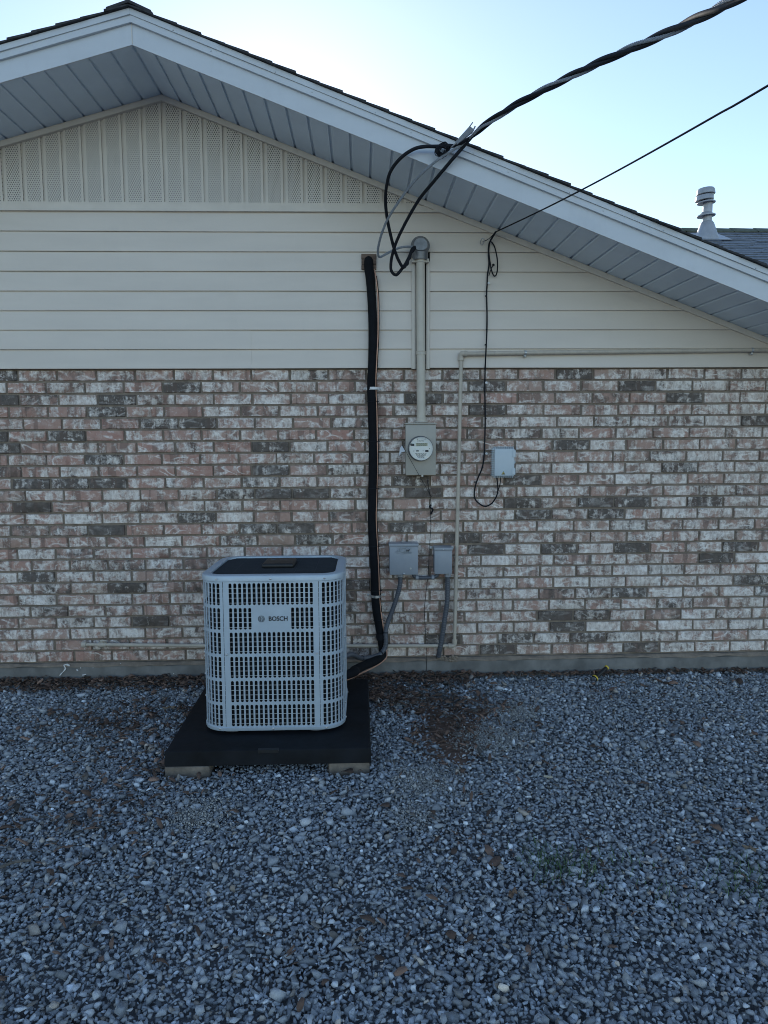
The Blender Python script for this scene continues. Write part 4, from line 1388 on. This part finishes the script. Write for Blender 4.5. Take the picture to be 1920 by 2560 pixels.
def louver(name, u0, u1, n_slots, blank=(), zlo=.021, zhi=SH - .031, margin=None):
    b = MB()
    pitch = .0245
    m0 = (u1 - u0 - (n_slots - 1) * pitch) / 2
    hw = .0078
    ub = [u0] + [u0 + m0 + (i - .5) * pitch for i in range(n_slots + 1)] + [u1]
    zb = [zlo] + [RB + i * RP - (RP - RH) / 2 for i in range(ROWS + 1)] + [zhi]
    P = lambda uu, zz, ins=0.0: (*perim(uu, ins), Z0 + zz)

    def quad(ua, ub_, za, zb_):
        n_ = max(1, int(abs(ub_ - ua) / .02))
        for k in range(n_):
            x0, x1 = ua + (ub_ - ua) * k / n_, ua + (ub_ - ua) * (k + 1) / n_
            b.add([P(x0, za), P(x1, za), P(x1, zb_), P(x0, zb_)], [(0, 1, 2, 3)])
    for j in range(len(zb) - 1):
        for i in range(len(ub) - 1):
            if 0 < i < len(ub) - 2 and 0 < j < len(zb) - 2 and (j - 1, i - 1) not in blank:
                uc = (ub[i] + ub[i + 1]) / 2
                zc0, zc1 = zb[j] + (RP - RH) / 2 + hw, zb[j + 1] - (RP - RH) / 2 - hw
                inner, outer = [], []
                K = 6
                for k in range(K + 1):
                    an = math.pi * k / K
                    inner.append((uc + hw * math.cos(an), zc1 + hw * math.sin(an)))
                    if k == 0:
                        outer.append([(ub[i + 1], zc1), (ub[i + 1], zb[j + 1])])
                    elif k == K:
                        outer.append([(ub[i], zb[j + 1]), (ub[i], zc1)])
                    else:
                        outer.append([(uc + (ub[i + 1] - uc) * math.cos(an), zb[j + 1])])
                for k in range(K + 1):
                    an = math.pi + math.pi * k / K
                    inner.append((uc + hw * math.cos(an), zc0 + hw * math.sin(an)))
                    if k == 0:
                        outer.append([(ub[i], zc0), (ub[i], zb[j])])
                    elif k == K:
                        outer.append([(ub[i + 1], zb[j]), (ub[i + 1], zc0)])
                    else:
                        outer.append([(uc + (ub[i + 1] - uc) * math.cos(an), zb[j])])
                m_ = len(inner)
                for k in range(m_):
                    k2 = (k + 1) % m_
                    ring = [inner[k]]
                    oa, ob_ = outer[k], outer[k2]
                    path = list(oa) if len(oa) == 1 else (oa if k in (0, K + 1) else [oa[1]])
                    pb_ = list(ob_) if len(ob_) == 1 else ([ob_[0]] if k2 in (0, K + 1) else [ob_[0], ob_[1]])
                    if len(oa) == 2 and k in (K, 2 * K + 1):
                        path = [oa[1]]
                    if len(ob_) == 2 and k2 in (K, 2 * K + 1):
                        pb_ = [ob_[0]]
                    if len(oa) == 2 and k in (0, K + 1):
                        path = [oa[0], oa[1]]
                    if k in (K, 2 * K + 1):
                        pts = [inner[k], oa[1], ob_[0], inner[k2]]
                    elif k in (0, K + 1):
                        pts = [inner[k], oa[0], oa[1], ob_[0], inner[k2]]
                    elif k2 in (K, 2 * K + 1):
                        pts = [inner[k], oa[0], ob_[0], ob_[1], inner[k2]]
                    else:
                        pts = [inner[k], oa[0], ob_[0], inner[k2]]
                    b.add([P(*q_) for q_ in pts], [tuple(range(len(pts)))])
                    a_, c_ = inner[k], inner[k2]
                    # rolled lip, then a short return inwards
                    sc = lambda q_: (uc + (q_[0] - uc) * .95, q_[1])
                    b.add([P(*a_), P(*c_), P(*sc(c_), .0022), P(*sc(a_), .0022)], [(0, 1, 2, 3)])
            else:
                quad(ub[i], ub[i + 1], zb[j], zb[j + 1])
    me_v = b.v
    o = b.build(name, 'ac_metal', ac, local=True, angle=30)
    bm = bmesh.new()
    bm.from_mesh(o.data)
    bmesh.ops.remove_doubles(bm, verts=bm.verts[:], dist=.00005)
    bmesh.ops.recalc_face_normals(bm, faces=bm.faces[:])
    bm.to_mesh(o.data)
    bm.free()
    o.data.set_sharp_from_angle(angle=R(32))
    return o


G = .0011
blank = {(4, i) for i in range(5, 13)}
front = louver('front_panel', -HW + G, HW - G, 18, blank)
louver('corner_panel', HW + G, HW + QA - G, 7)
louver('side_panel', HW + QA + G, HW + QA + 2 * HD - G, 17)
louver('corner_panel', HW + QA + 2 * HD + G, HW + 2 * QA + 2 * HD - G, 7)
louver('back_panel', HW + 2 * QA + 2 * HD + G, 3 * HW + 2 * QA + 2 * HD - G, 18)
louver('corner_panel', 3 * HW + 2 * QA + 2 * HD + G, 3 * HW + 3 * QA + 2 * HD - G, 7)
louver('side_panel', 3 * HW + 3 * QA + 2 * HD + G, 3 * HW + 3 * QA + 4 * HD - G, 17)
louver('corner_panel', -HW - QA + G, -HW - G, 7)


def outline(inset, z, r=None, n=10):
    """rounded square inset from the shell outline"""
    r = AR - inset if r is None else r
    hw, hd = AW / 2 - inset - r, AD / 2 - inset - r
    pts = []
    for cx, cy, a0 in ((hw, -hd, -90), (hw, hd, 0), (-hw, hd, 90), (-hw, -hd, 180)):
        for k in range(n + 1):
            an = R(a0 + 90 * k / n)
            pts.append((cx + r * math.cos(an), cy + r * math.sin(an), Z0 + z))
    return pts


T = SH
rimb = MB().loops([outline(.004, T - .036), outline(-.004, T - .0305), outline(-.004, T - .010), outline(-.001, T - .003), outline(.006, T), outline(.038, T + .001, .082), outline(.043, T - .001, .08), outline(.045, T - .02, .08)], False, False)
rimb.build('top_rim', 'ac_metal', ac, local=True, angle=30)
MB().loops([outline(.012, -.004), outline(-.002, .0), outline(-.004, .005), outline(-.004, .018), outline(-.001, .0205), outline(.006, .021)], True, False).build('base_rim', 'ac_metal', ac, local=True, angle=30)
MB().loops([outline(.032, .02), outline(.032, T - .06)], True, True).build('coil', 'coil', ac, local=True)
cg = MB()
zz = RB + .010
while zz < T - .06:
    ring = [Vector(p) for p in outline(.010, zz, n=6)]
    cg.tube(ring + [ring[0]], .0015, 4, False)
    zz += RP / 5
cg.build('coil_guard', 'guard_wire', ac, local=True)['kind'] = 'stuff'
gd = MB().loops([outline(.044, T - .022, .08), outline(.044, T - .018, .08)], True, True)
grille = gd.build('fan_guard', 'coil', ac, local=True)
bars = MB()
hx, hy = AW / 2 - .046, AD / 2 - .046
n_ = 34
for i in range(n_):
    yy = -hy + 2 * hy * (i + .5) / n_
    cut = max(0, .07 - (hy - abs(yy)))
    bars.tube([(-hx + cut * .6, yy, Z0 + T - .009), (hx - cut * .6, yy, Z0 + T - .009)], .0021, 5)
for i in range(1, 6):
    xx = -hx + 2 * hx * i / 6
    bars.tube([(xx, -hy, Z0 + T - .0115), (xx, hy, Z0 + T - .0115)], .0028, 5)
bars.build('guard_wires', 'black_plastic', ac, local=True)['kind'] = 'stuff'
cap = MB()
cap.rbox(-.088, .088, -.105, .105, Z0 + T - .012, Z0 + T + .018, .012, 3)
cap.v = [(x + .005, y + .02, z) for x, y, z in cap.v]
capo = cap.build('motor_cap', 'black_plastic', ac, local=True)
eb = MB()
ring = [(.0 + .012 * math.cos(a_ * math.pi / 12) - .035, .06 + .012 * math.sin(a_ * math.pi / 12), Z0 + T + .0185) for a_ in range(25)]
eb.tube(ring, .0014, 5)
for k in range(3):
    eb.tube([(.005 + k * .016, .052, Z0 + T + .0185), (.012 + k * .016, .068, Z0 + T + .0185)], .0014, 5)
eb.build('cap_emblem', 'flex', capo, local=True)
# badge on the front
z_row = RB + 4 * RP + RH / 2 + Z0
yb = -AD / 2
text_part('BOSCH', 'badge_lettering', 'logo', front, (-.0145, yb - .0012, z_row - .0115), 0.0325, ext=.0008, bold=.0008, local=True, squeeze=.94)
em = MB()
ec = Vector((-.051, yb - .0012, z_row - .001))
for rr, th in ((.0158, .0013), (.0112, .0010)):
    em.tube([ec + Vector((rr * math.cos(a_ * math.pi / 18), 0, rr * math.sin(a_ * math.pi / 18))) for a_ in range(37)], th, 5)
for sx in (-.0042, .0042):
    em.box(ec.x + sx - .0009, ec.x + sx + .0009, ec.y - .001, ec.y + .001, ec.z - .0105, ec.z + .0105)
em.box(ec.x - .004, ec.x + .004, ec.y - .001, ec.y + .001, ec.z - .0016, ec.z + .0016)
em.build('badge_emblem', 'logo', front, local=True)
# screws
def screw(u, z):
    x, y = perim(u, -.0045)
    x2, y2 = perim(u, -.02)
    ax_ = Vector((x2 - x, y2 - y, 0))
    MB().lathe([(.0062, -.003), (.0062, .0015), (.0042, .0035), (.0015, .004)], (x, y, Z0 + z), ax_, 10).build('screw', 'wire', ac, local=True)


for u_ in (-HW - .03, 0, HW + .03, HW + QA + .02, HW + QA + 2 * HD - .02):
    screw(u_, T - .018)
    screw(u_, .011)
for u_ in (-HW + .013, HW - .013):
    x, y = perim(u_, -.0003)
    screw(u_, .41)
for z_ in (.10, .22, .34, .46, .58):
    screw(HW + QA + .006, z_)
    screw(-HW - QA - .004, z_ + .05)
for sx in (-1, 1):
    for sy in (-1, 1):
        MB().lathe([(.058, .0005), (.058, .006), (.050, .011), (.048, .0135)], (sx * .22, sy * (AD / 2 - .075), 0), n=20).build('foot', 'flex', ac, local=True)

# ================================================================== GRAVEL AND GROUND COVER
PATCH = [on_ground(1130, 1835), on_ground(1120, 1770)]           # bare soil
GRIT = [(on_ground(1235, 1850), .22), (on_ground(1070, 1955), .20), (on_ground(1035, 2045), .13), (on_ground(492, 2038), .15), (on_ground(1010, 1745), .15), (on_ground(1290, 1780), .15)]


def ell(x, y, c, rx, ry):
    return ((x - c.x) / rx) ** 2 + ((y - c.y) / ry) ** 2


def hull_templates(n, pts, flat_=.62, seed=3):
    out = []
    rg = np.random.default_rng(seed)
    while len(out) < n:
        p = rg.normal(size=(pts, 3))
        p /= np.linalg.norm(p, axis=1)[:, None]
        p *= rg.uniform(.82, 1.12, size=(pts, 1))
        p *= np.array([1.0, rg.uniform(.62, .95), flat_ * rg.uniform(.75, 1.1)])
        bm = bmesh.new()
        for q_ in p:
            bm.verts.new(q_)
        res = bmesh.ops.convex_hull(bm, input=bm.verts[:])
        junk = list({g_ for g_ in res['geom_interior'] + res['geom_unused'] if isinstance(g_, bmesh.types.BMVert)})
        bmesh.ops.delete(bm, geom=junk, context='VERTS')
        bm.verts.index_update()
        V = np.array([v_.co[:] for v_ in bm.verts], dtype=np.float32)
        F = np.array([[v_.index for v_ in f_.verts] for f_ in bm.faces if len(f_.verts) == 3], dtype=np.int32)
        bm.free()
        out.append((V, F))
    return out


def scatter(name, templates, pos, size, rot, tint, mat):
    """instances of small templates written out as one mesh; rot: yaw, tilt, tilt direction"""
    idx = RNG.integers(0, len(templates), len(pos))
    VV, FF, CC = [], [], []
    base = 0
    for t, (V, F) in enumerate(templates):
        k = np.where(idx == t)[0]
        if not len(k):
            continue
        cy, sy = np.cos(rot[k, 0]), np.sin(rot[k, 0])
        x = V[None, :, 0] * size[k, None, 0]
        y_ = V[None, :, 1] * size[k, None, 1]
        z_ = V[None, :, 2] * size[k, None, 2]
        ta, tb_ = rot[k, 1][:, None], rot[k, 2][:, None]
        y2 = y_ * np.cos(ta) - z_ * np.sin(ta)
        z2 = y_ * np.sin(ta) + z_ * np.cos(ta)
        x2 = x * np.cos(tb_) + z2 * np.sin(tb_)
        z3 = -x * np.sin(tb_) + z2 * np.cos(tb_)
        x3 = x2 * cy[:, None] - y2 * sy[:, None]
        y3 = x2 * sy[:, None] + y2 * cy[:, None]
        P = np.stack([x3, y3, z3], -1) + pos[k][:, None, :]
        n_ = V.shape[0]
        FF.append((F[None] + (base + np.arange(len(k)) * n_)[:, None, None]).reshape(-1, 3))
        VV.append(P.reshape(-1, 3))
        CC.append(np.repeat(tint[k], n_, axis=0))
        base += len(k) * n_
    V, F, C = np.concatenate(VV).astype(np.float32), np.concatenate(FF).astype(np.int32), np.concatenate(CC).astype(np.float32)
    me = bpy.data.meshes.new(name)
    me.vertices.add(len(V))
    me.vertices.foreach_set('co', V.ravel())
    me.loops.add(F.size)
    me.loops.foreach_set('vertex_index', F.ravel())
    me.polygons.add(len(F))
    me.polygons.foreach_set('loop_start', np.arange(0, F.size, 3, dtype=np.int32))
    me.update(calc_edges=True)
    ca_ = me.color_attributes.new('tint', 'FLOAT_COLOR', 'POINT')
    ca_.data.foreach_set('color', np.concatenate([C, np.ones((len(C), 1), np.float32)], 1).ravel())
    me.materials.append(M[mat])
    o = bpy.data.objects.new(name, me)
    COL.objects.link(o)
    return o


def jitter_grid(x0, x1, y0, y1, s):
    gx, gy_ = np.meshgrid(np.arange(x0, x1, s), np.arange(y0, y1, s * .9))
    p = np.stack([gx.ravel(), gy_.ravel()], -1)
    p[:, 0] += (np.floor((p[:, 1] - y0) / (s * .9) + .5) % 2) * s * .5
    return p + RNG.uniform(-.42, .42, p.shape) * s


def smooth_field(p, seed, f=1.3):
    rg = np.random.default_rng(seed)
    out = np.zeros(len(p))
    for k in range(8):
        a_ = rg.uniform(0, 6.28)
        w_ = f * rg.uniform(.6, 3.0)
        out += np.sin((p[:, 0] * np.cos(a_) + p[:, 1] * np.sin(a_)) * w_ * 2 + rg.uniform(0, 6.28)) / (1 + .4 * k)
    return out / 2.5


def stone_tints(n, p):
    t = np.zeros((n, 3))
    val = np.exp(RNG.normal(np.log(.40), .31, n))
    t[:] = np.stack([val * .93, val * 1.0, val * 1.07], -1)
    warm = RNG.random(n) < .05
    t[warm] = np.stack([val[warm] * 1.12, val[warm] * 1.0, val[warm] * .86], -1)
    pale = RNG.random(n) < .018
    pv = RNG.uniform(.42, .52, n)
    t[pale] = np.stack([pv[pale], pv[pale] * .99, pv[pale] * .95], -1)
    return t


def bare(p):
    """0 where stones lie, 1 in the bare soil and in things set on the ground"""
    m_ = np.zeros(len(p))
    for c, rx, ry, w_ in ((PATCH[0], .12, .30, .93), (PATCH[0], .20, .40, .45), (PATCH[1], .28, .20, .5)):
        m_ = np.maximum(m_, np.clip(1.5 - ((p[:, 0] - c.x) / rx) ** 2 - ((p[:, 1] - c.y) / ry) ** 2, 0, 1) * w_)
    return m_


tmpl = hull_templates(36, 11)
half = lambda y_: (y_ + 4.813) * .60 + .45
pp = jitter_grid(-4.6, 4.8, -4.3, -.025, .0166)
vis = np.abs(pp[:, 0] - (pp[:, 1] + 4.813) * .03) < half(pp[:, 1])
pp = pp[vis | (RNG.random(len(pp)) < .35)]
keep = RNG.random(len(pp)) > bare(pp)
keep &= ~((pp[:, 0] > px0 + .04) & (pp[:, 0] < px1 - .04) & (pp[:, 1] > py0 + .16) & (pp[:, 1] < py1 - .05))
for (x0, x1) in ((-.985, -.762), (-.172, .034)):
    keep &= ~((pp[:, 0] > x0 - .006) & (pp[:, 0] < x1 + .006) & (pp[:, 1] > -1.418) & (pp[:, 1] < -1.2))
pp = pp[keep]
n = len(pp)
vis = np.abs(pp[:, 0] - (pp[:, 1] + 4.813) * .03) < half(pp[:, 1])
field = smooth_field(pp, 5)
sz = np.exp(RNG.normal(np.log(.0104), .32, n)) * (1 + .10 * field)
sz = np.clip(sz, .006, .026) * np.where(vis, 1, 1.55)
size = np.stack([sz * RNG.uniform(.95, 1.3, n), sz * RNG.uniform(.85, 1.1, n), sz * RNG.uniform(.8, 1.15, n)], -1)
hgt = .008 * smooth_field(pp, 9, .8)
pos = np.stack([pp[:, 0], pp[:, 1], -.014 + hgt + RNG.uniform(-.004, .010, n)], -1)
rot = np.stack([RNG.uniform(0, 6.28, n), RNG.normal(0, .38, n), RNG.normal(0, .38, n)], -1)
g1 = (pos, size, rot, stone_tints(n, pp))
# upper stones
p2 = jitter_grid(-4.4, 4.6, -4.2, -.05, .0255)
v2 = np.abs(p2[:, 0] - (p2[:, 1] + 4.813) * .03) < half(p2[:, 1])
p2 = p2[v2 & (RNG.random(len(p2)) < .62) & (RNG.random(len(p2)) > bare(p2) * 1.4)]
k2 = ~((p2[:, 0] > px0 - .02) & (p2[:, 0] < px1 + .02) & (p2[:, 1] > -1.425) & (p2[:, 1] < py1 + .02))
p2 = p2[k2]
n2 = len(p2)
s2 = np.clip(np.exp(RNG.normal(np.log(.0107), .38, n2)), .006, .036)
size2 = np.stack([s2 * RNG.uniform(.95, 1.35, n2), s2 * RNG.uniform(.85, 1.1, n2), s2 * RNG.uniform(.8, 1.1, n2)], -1)
pos2 = np.stack([p2[:, 0], p2[:, 1], .002 + .008 * smooth_field(p2, 9, .8) + RNG.uniform(-.004, .008, n2)], -1)
rot2 = np.stack([RNG.uniform(0, 6.28, n2), RNG.normal(0, .45, n2), RNG.normal(0, .45, n2)], -1)
# fine pale grit where the stones thin out
gp, gs, gt = [], [], []
for c, r_ in GRIT:
    m_ = int(2600 * (r_ / .2) ** 2)
    q_ = RNG.normal(0, .5, (m_, 2)) * r_ + np.array([c.x, c.y])
    q_ = q_[q_[:, 1] < -.05]
    gp.append(q_)
    gs.append(np.exp(RNG.normal(np.log(.0042), .35, len(q_))))
    vv = RNG.uniform(.30, .62, len(q_))
    gt.append(np.stack([vv, vv * .98, vv * .92], -1))
gp, gs, gt = np.concatenate(gp), np.concatenate(gs), np.concatenate(gt)
n3 = len(gp)
pos3 = np.stack([gp[:, 0], gp[:, 1], RNG.uniform(-.004, .012, n3)], -1)
size3 = np.repeat(gs[:, None], 3, 1)
rot3 = RNG.uniform(0, 3, (n3, 3))
gravel = scatter('gravel', tmpl, np.concatenate([pos, pos2, pos3]), np.concatenate([size, size2, size3]), np.concatenate([rot, rot2, rot3]),
                 np.concatenate([g1[3], stone_tints(n2, p2), gt]), 'stone')
tag(gravel, 'bluish grey crushed stone gravel covering the yard', 'gravel', kind='stuff')

# bare soil beside the pad
so = MB()
ns, nr_ = 36, 5
sc_ = PATCH[0].lerp(PATCH[1], .4)
ring = []
for j in range(nr_ + 1):
    for i in range(ns):
        an = 2 * math.pi * i / ns
        rr = j / nr_ * (1 + .18 * math.sin(3 * an + 1) + .1 * math.sin(7 * an))
        ring.append((sc_.x + .32 * rr * math.cos(an), sc_.y + .50 * rr * math.sin(an) * (1 if math.sin(an) < 0 else .8), -.012 + .010 * math.sin(an * 5 + j) * (j / nr_) - .012 * (j / nr_) ** 2 + .004))
so.add(ring, [(j * ns + i, (j + 1) * ns + i, (j + 1) * ns + (i + 1) % ns, j * ns + (i + 1) % ns) for j in range(nr_) for i in range(ns)])
tag(so.build('soil', 'soil'), kind='structure')


# leaf litter and bark: thin curled chips
def chip_templates(n_, seed=8):
    rg = np.random.default_rng(seed)
    out = []
    for k in range(n_):
        m_ = 5
        cu = rg.uniform(-.5, .8)
        tw = rg.uniform(-.6, .6)
        V, F = [], []
        for i in range(m_):
            t = i / (m_ - 1)
            wdt = (.16 + .20 * math.sin(math.pi * t) * rg.uniform(.7, 1.3)) * (1 if k % 3 else 1.8)
            x_ = (t - .5) * 2
            z_ = cu * (1 - x_ * x_) * .45
            for sgn in (-1, 1):
                V.append((x_ + rg.normal(0, .05), sgn * wdt, z_ + sgn * wdt * tw * x_ + .12 * abs(sgn) * rg.random()))
        top = len(V)
        V += [(a_, b_, c_ + .07) for a_, b_, c_ in V]
        for i in range(m_ - 1):
            a_ = 2 * i
            F += [(a_, a_ + 1, a_ + 3), (a_, a_ + 3, a_ + 2), (top + a_, top + a_ + 3, top + a_ + 1), (top + a_, top + a_ + 2, top + a_ + 3)]
            F += [(a_, a_ + 2, top + a_ + 2), (a_, top + a_ + 2, top + a_), (a_ + 1, top + a_ + 1, top + a_ + 3), (a_ + 1, top + a_ + 3, a_ + 3)]
        out.append((np.array(V, np.float32), np.array(F, np.int32)))
    return out


def litter_pts():
    P = []
    m_ = 5200                                          # strip along the foundation
    x_ = RNG.uniform(-3.2, 3.0, m_)
    y_ = -.03 - np.abs(RNG.normal(0, .05, m_)) * np.where(x_ < -.1, 1.6, np.where(x_ < .75, 1.9, .55))
    w_ = np.where(x_ < -.1, 1.0, np.where(x_ < .75, 1.0, .35))
    k = RNG.random(m_) < w_
    P.append(np.stack([x_[k], y_[k]], -1))
    for c, sx, sy, m_ in ((PATCH[0], .17, .28, 210), (PATCH[1], .28, .22, 300), (on_ground(960, 1740), .22, .12, 500), (on_ground(330, 1800), .42, .26, 330), (on_ground(420, 1900), .3, .25, 150), (on_ground(200, 2050), .35, .3, 130), (on_ground(870, 1730), .12, .2, 300)):
        P.append(RNG.normal(0, 1, (m_, 2)) * np.array([sx, sy]) * .7 + np.array([c.x, c.y]))
    x_ = RNG.uniform(-3, 3, 1500)
    y_ = RNG.uniform(-3.4, -.1, 1500)
    q_ = np.stack([x_, y_], -1)
    q_ = q_[smooth_field(q_, 21, 1.6) > -.15]
    P.append(q_)
    P = np.concatenate(P)
    ok = (P[:, 1] < -.035) & ~((P[:, 0] > px0 - .02) & (P[:, 0] < px1 + .02) & (P[:, 1] > -1.43) & (P[:, 1] < py1 + .03))
    return P[ok]


lp_ = litter_pts()
n = len(lp_)
ls = np.clip(np.exp(RNG.normal(np.log(.017), .36, n)), .006, .030)
size = np.stack([ls, ls * RNG.uniform(.5, 1.1, n), ls], -1)
near = np.clip(1 - (-lp_[:, 1] - .03) / .14, 0, 1) * np.where(lp_[:, 0] < .75, 1, .4)
pos = np.stack([lp_[:, 0], lp_[:, 1], .010 + .034 * near * RNG.random(n) + RNG.uniform(-.003, .007, n)], -1)
rot = np.stack([RNG.uniform(0, 6.28, n), RNG.normal(0, .35, n), RNG.normal(0, .3, n)], -1)
bv = np.exp(RNG.normal(np.log(.105), .42, n))
tint = np.stack([bv * 1.22, bv * .78, bv * .58], -1)
gry = RNG.random(n) < .2
tint[gry] = np.stack([bv[gry], bv[gry] * .93, bv[gry] * .86], -1)
lit = scatter('leaf_litter', chip_templates(14), pos, size, rot, tint, 'litter')
tag(lit, 'brown bark and leaf litter banked along the foundation and scattered over the gravel', 'leaf litter', kind='stuff')

# grass
gv, gf, gc = [], [], []
for (px, py, m_, sp) in ((1370, 2160, 90, .055), (1385, 2185, 60, .045), (1430, 2178, 45, .05), (1465, 2175, 30, .05), (1840, 2175, 80, .07), (1845, 2225, 30, .06), (1650, 2235, 22, .05), (1335, 2125, 14, .04), (1900, 2235, 25, .06), (1500, 2170, 20, .06), (1560, 2145, 12, .05)):
    c = on_ground(px, py)
    for k in range(m_):
        bx, by_ = c.x + random.gauss(0, sp), c.y + random.gauss(0, sp)
        an = random.uniform(0, 6.28)
        h = random.uniform(.018, .05)
        ln = random.uniform(.010, .038)
        wdt = random.uniform(.0010, .0020)
        dx, dy = math.cos(an), math.sin(an)
        o_ = len(gv)
        z0 = -.004
        gv += [(bx - dy * wdt, by_ + dx * wdt, z0), (bx + dy * wdt, by_ - dx * wdt, z0), (bx + dx * ln * .5 + dy * wdt * .8, by_ + dy * ln * .5 - dx * wdt * .8, z0 + h * .7), (bx + dx * ln * .5 - dy * wdt * .8, by_ + dy * ln * .5 + dx * wdt * .8, z0 + h * .7), (bx + dx * ln, by_ + dy * ln, z0 + h)]
        gf += [(o_, o_ + 1, o_ + 2, o_ + 3), (o_ + 3, o_ + 2, o_ + 4)]
        g_ = random.uniform(.7, 1.3)
        gc += [(.075 * g_, .14 * g_, .05 * g_, 1)] * 5
me = bpy.data.meshes.new('grass')
me.from_pydata(gv, [], gf)
cc = me.color_attributes.new('tint', 'FLOAT_COLOR', 'POINT')
cc.data.foreach_set('color', np.array(gc, np.float32).ravel())
me.materials.append(M['grass'])
go = bpy.data.objects.new('grass', me)
COL.objects.link(go)
tag(go, 'sparse green grass blades coming up through the gravel', 'grass', kind='stuff')

# ================================================================== SMALL THINGS ON THE GROUND
f0, f1 = on_ground(1486, 1686, .03), on_ground(1519, 1664, .045)
f0, f1 = Vector((f0.x, -.20, .028)), Vector((at(1518, 1662, -.13).x, -.13, .082))
f0.x = at(1487, 1683, -.20).x
fl = thing('flashlight', f0, 'black flashlight with yellow rings lying against the foundation', 'flashlight')
ax = unit(f1 - f0)
L_ = (f1 - f0).length
MB().lathe([(.0135, .018), (.0150, .03), (.0140, .036), (.0140, L_ - .012)], f0, ax, 16).build('barrel', 'black_plastic', fl)
MB().lathe([(.0155, L_ - .012), (.0165, L_ - .008), (.0165, L_ - .001), (.013, L_)], f0, ax, 16).build('tail_ring', 'yellow', fl)
MB().lathe([(.014, -.006), (.0215, -.004), (.0215, .012), (.0135, .019)], f0, ax, 16).build('head', 'black_plastic', fl)
MB().lathe([(.0220, .000), (.0228, .002), (.0228, .009), (.0220, .011)], f0, ax, 16, False, False).build('head_ring', 'yellow', fl)
MB().lathe([(.0165, -.0085), (.0165, -.0055)], f0, ax, 16).build('lens', 'galv', fl)


def sheet(name, c, pts, mat, label, cat, lift=.018, th=.0012, bend=.006, group=None):
    b = MB()
    n_ = len(pts)
    ctr = (sum(p_[0] for p_ in pts) / n_, sum(p_[1] for p_ in pts) / n_)
    top, bot = [], []
    for i, (x_, y_) in enumerate(pts):
        z_ = lift + bend * math.sin(i * 1.9 + 1)
        top.append((c.x + x_, c.y + y_, z_ + th))
        bot.append((c.x + x_, c.y + y_, z_))
    v_ = top + bot + [(c.x + ctr[0], c.y + ctr[1], lift + th + bend * .5), (c.x + ctr[0], c.y + ctr[1], lift + bend * .5)]
    f_ = []
    for i in range(n_):
        j = (i + 1) % n_
        f_ += [(i, j, 2 * n_), (n_ + j, n_ + i, 2 * n_ + 1), (i, n_ + i, n_ + j, j)]
    b.add(v_, f_)
    return tag(b.build(name, mat, smooth=False), label, cat, group)


sheet('paper_scrap', on_ground(1370, 1943, .02), [(-.022, -.008), (.020, -.012), (.024, .010), (-.018, .014)], 'paper', 'small pale yellow scrap of card on the gravel right of the pad', 'paper scrap', .022, .002, .003)
sheet('plastic_scrap', on_ground(1766, 1812, .02), [(-.014, -.012), (.004, -.016), (.016, -.004), (.012, .012), (-.006, .016), (-.018, .004)], 'flag', 'crumpled white plastic scrap on the gravel near the right edge', 'plastic scrap', .018, .006, .008)
sheet('plastic_strip', on_ground(1798, 1697, .02), [(-.014, -.004), (.014, -.005), (.014, .004), (-.014, .005)], 'flag', 'thin white plastic strip on the gravel close to the wall at the right', 'plastic scrap', .02, .002, .002)


def leaf(px, py, ln, rot_, mat, label):
    c = on_ground(px, py, .015)
    pts = []
    m_ = 14
    for i in range(m_):
        an = 2 * math.pi * i / m_
        r_ = (.5 + .5 * abs(math.cos(an))) * (1 + .22 * math.sin(an * 5))
        x_, y_ = math.cos(an) * ln * r_, math.sin(an) * ln * .55 * r_
        pts.append((x_ * math.cos(rot_) - y_ * math.sin(rot_), x_ * math.sin(rot_) + y_ * math.cos(rot_)))
    return sheet('dead_leaf', c, pts, mat, label, 'leaf', .018, .0012, .007, 'dead leaves on the gravel')


leaf(424, 1770, .042, .3, 'leaf_tan', 'large tan dead leaf on the gravel left of the air conditioner pad')
leaf(1876, 2122, .030, -.5, 'leaf_tan', 'orange-brown dead leaf on the gravel at the right edge above the grass')
leaf(1280, 2235, .030, .9, 'leaf', 'curled brown dead leaf below the grass tuft in the middle of the gravel')
leaf(1555, 1655, .028, .2, 'leaf', 'brown dead leaf against the foundation right of the flashlight')
tw0, tw1 = on_ground(-10, 2172, .022), on_ground(78, 2150, .024)
tag(MB().tube(spline([tw0, tw0.lerp(tw1, .5) + Vector((0, .01, .004)), tw1], .02), [.0065 - .0002 * i for i in range(len(spline([tw0, tw0.lerp(tw1, .5) + Vector((0, .01, .004)), tw1], .02)))], 7).build('twig', 'twig'), 'grey dry twig lying on the gravel at the left edge', 'twig')
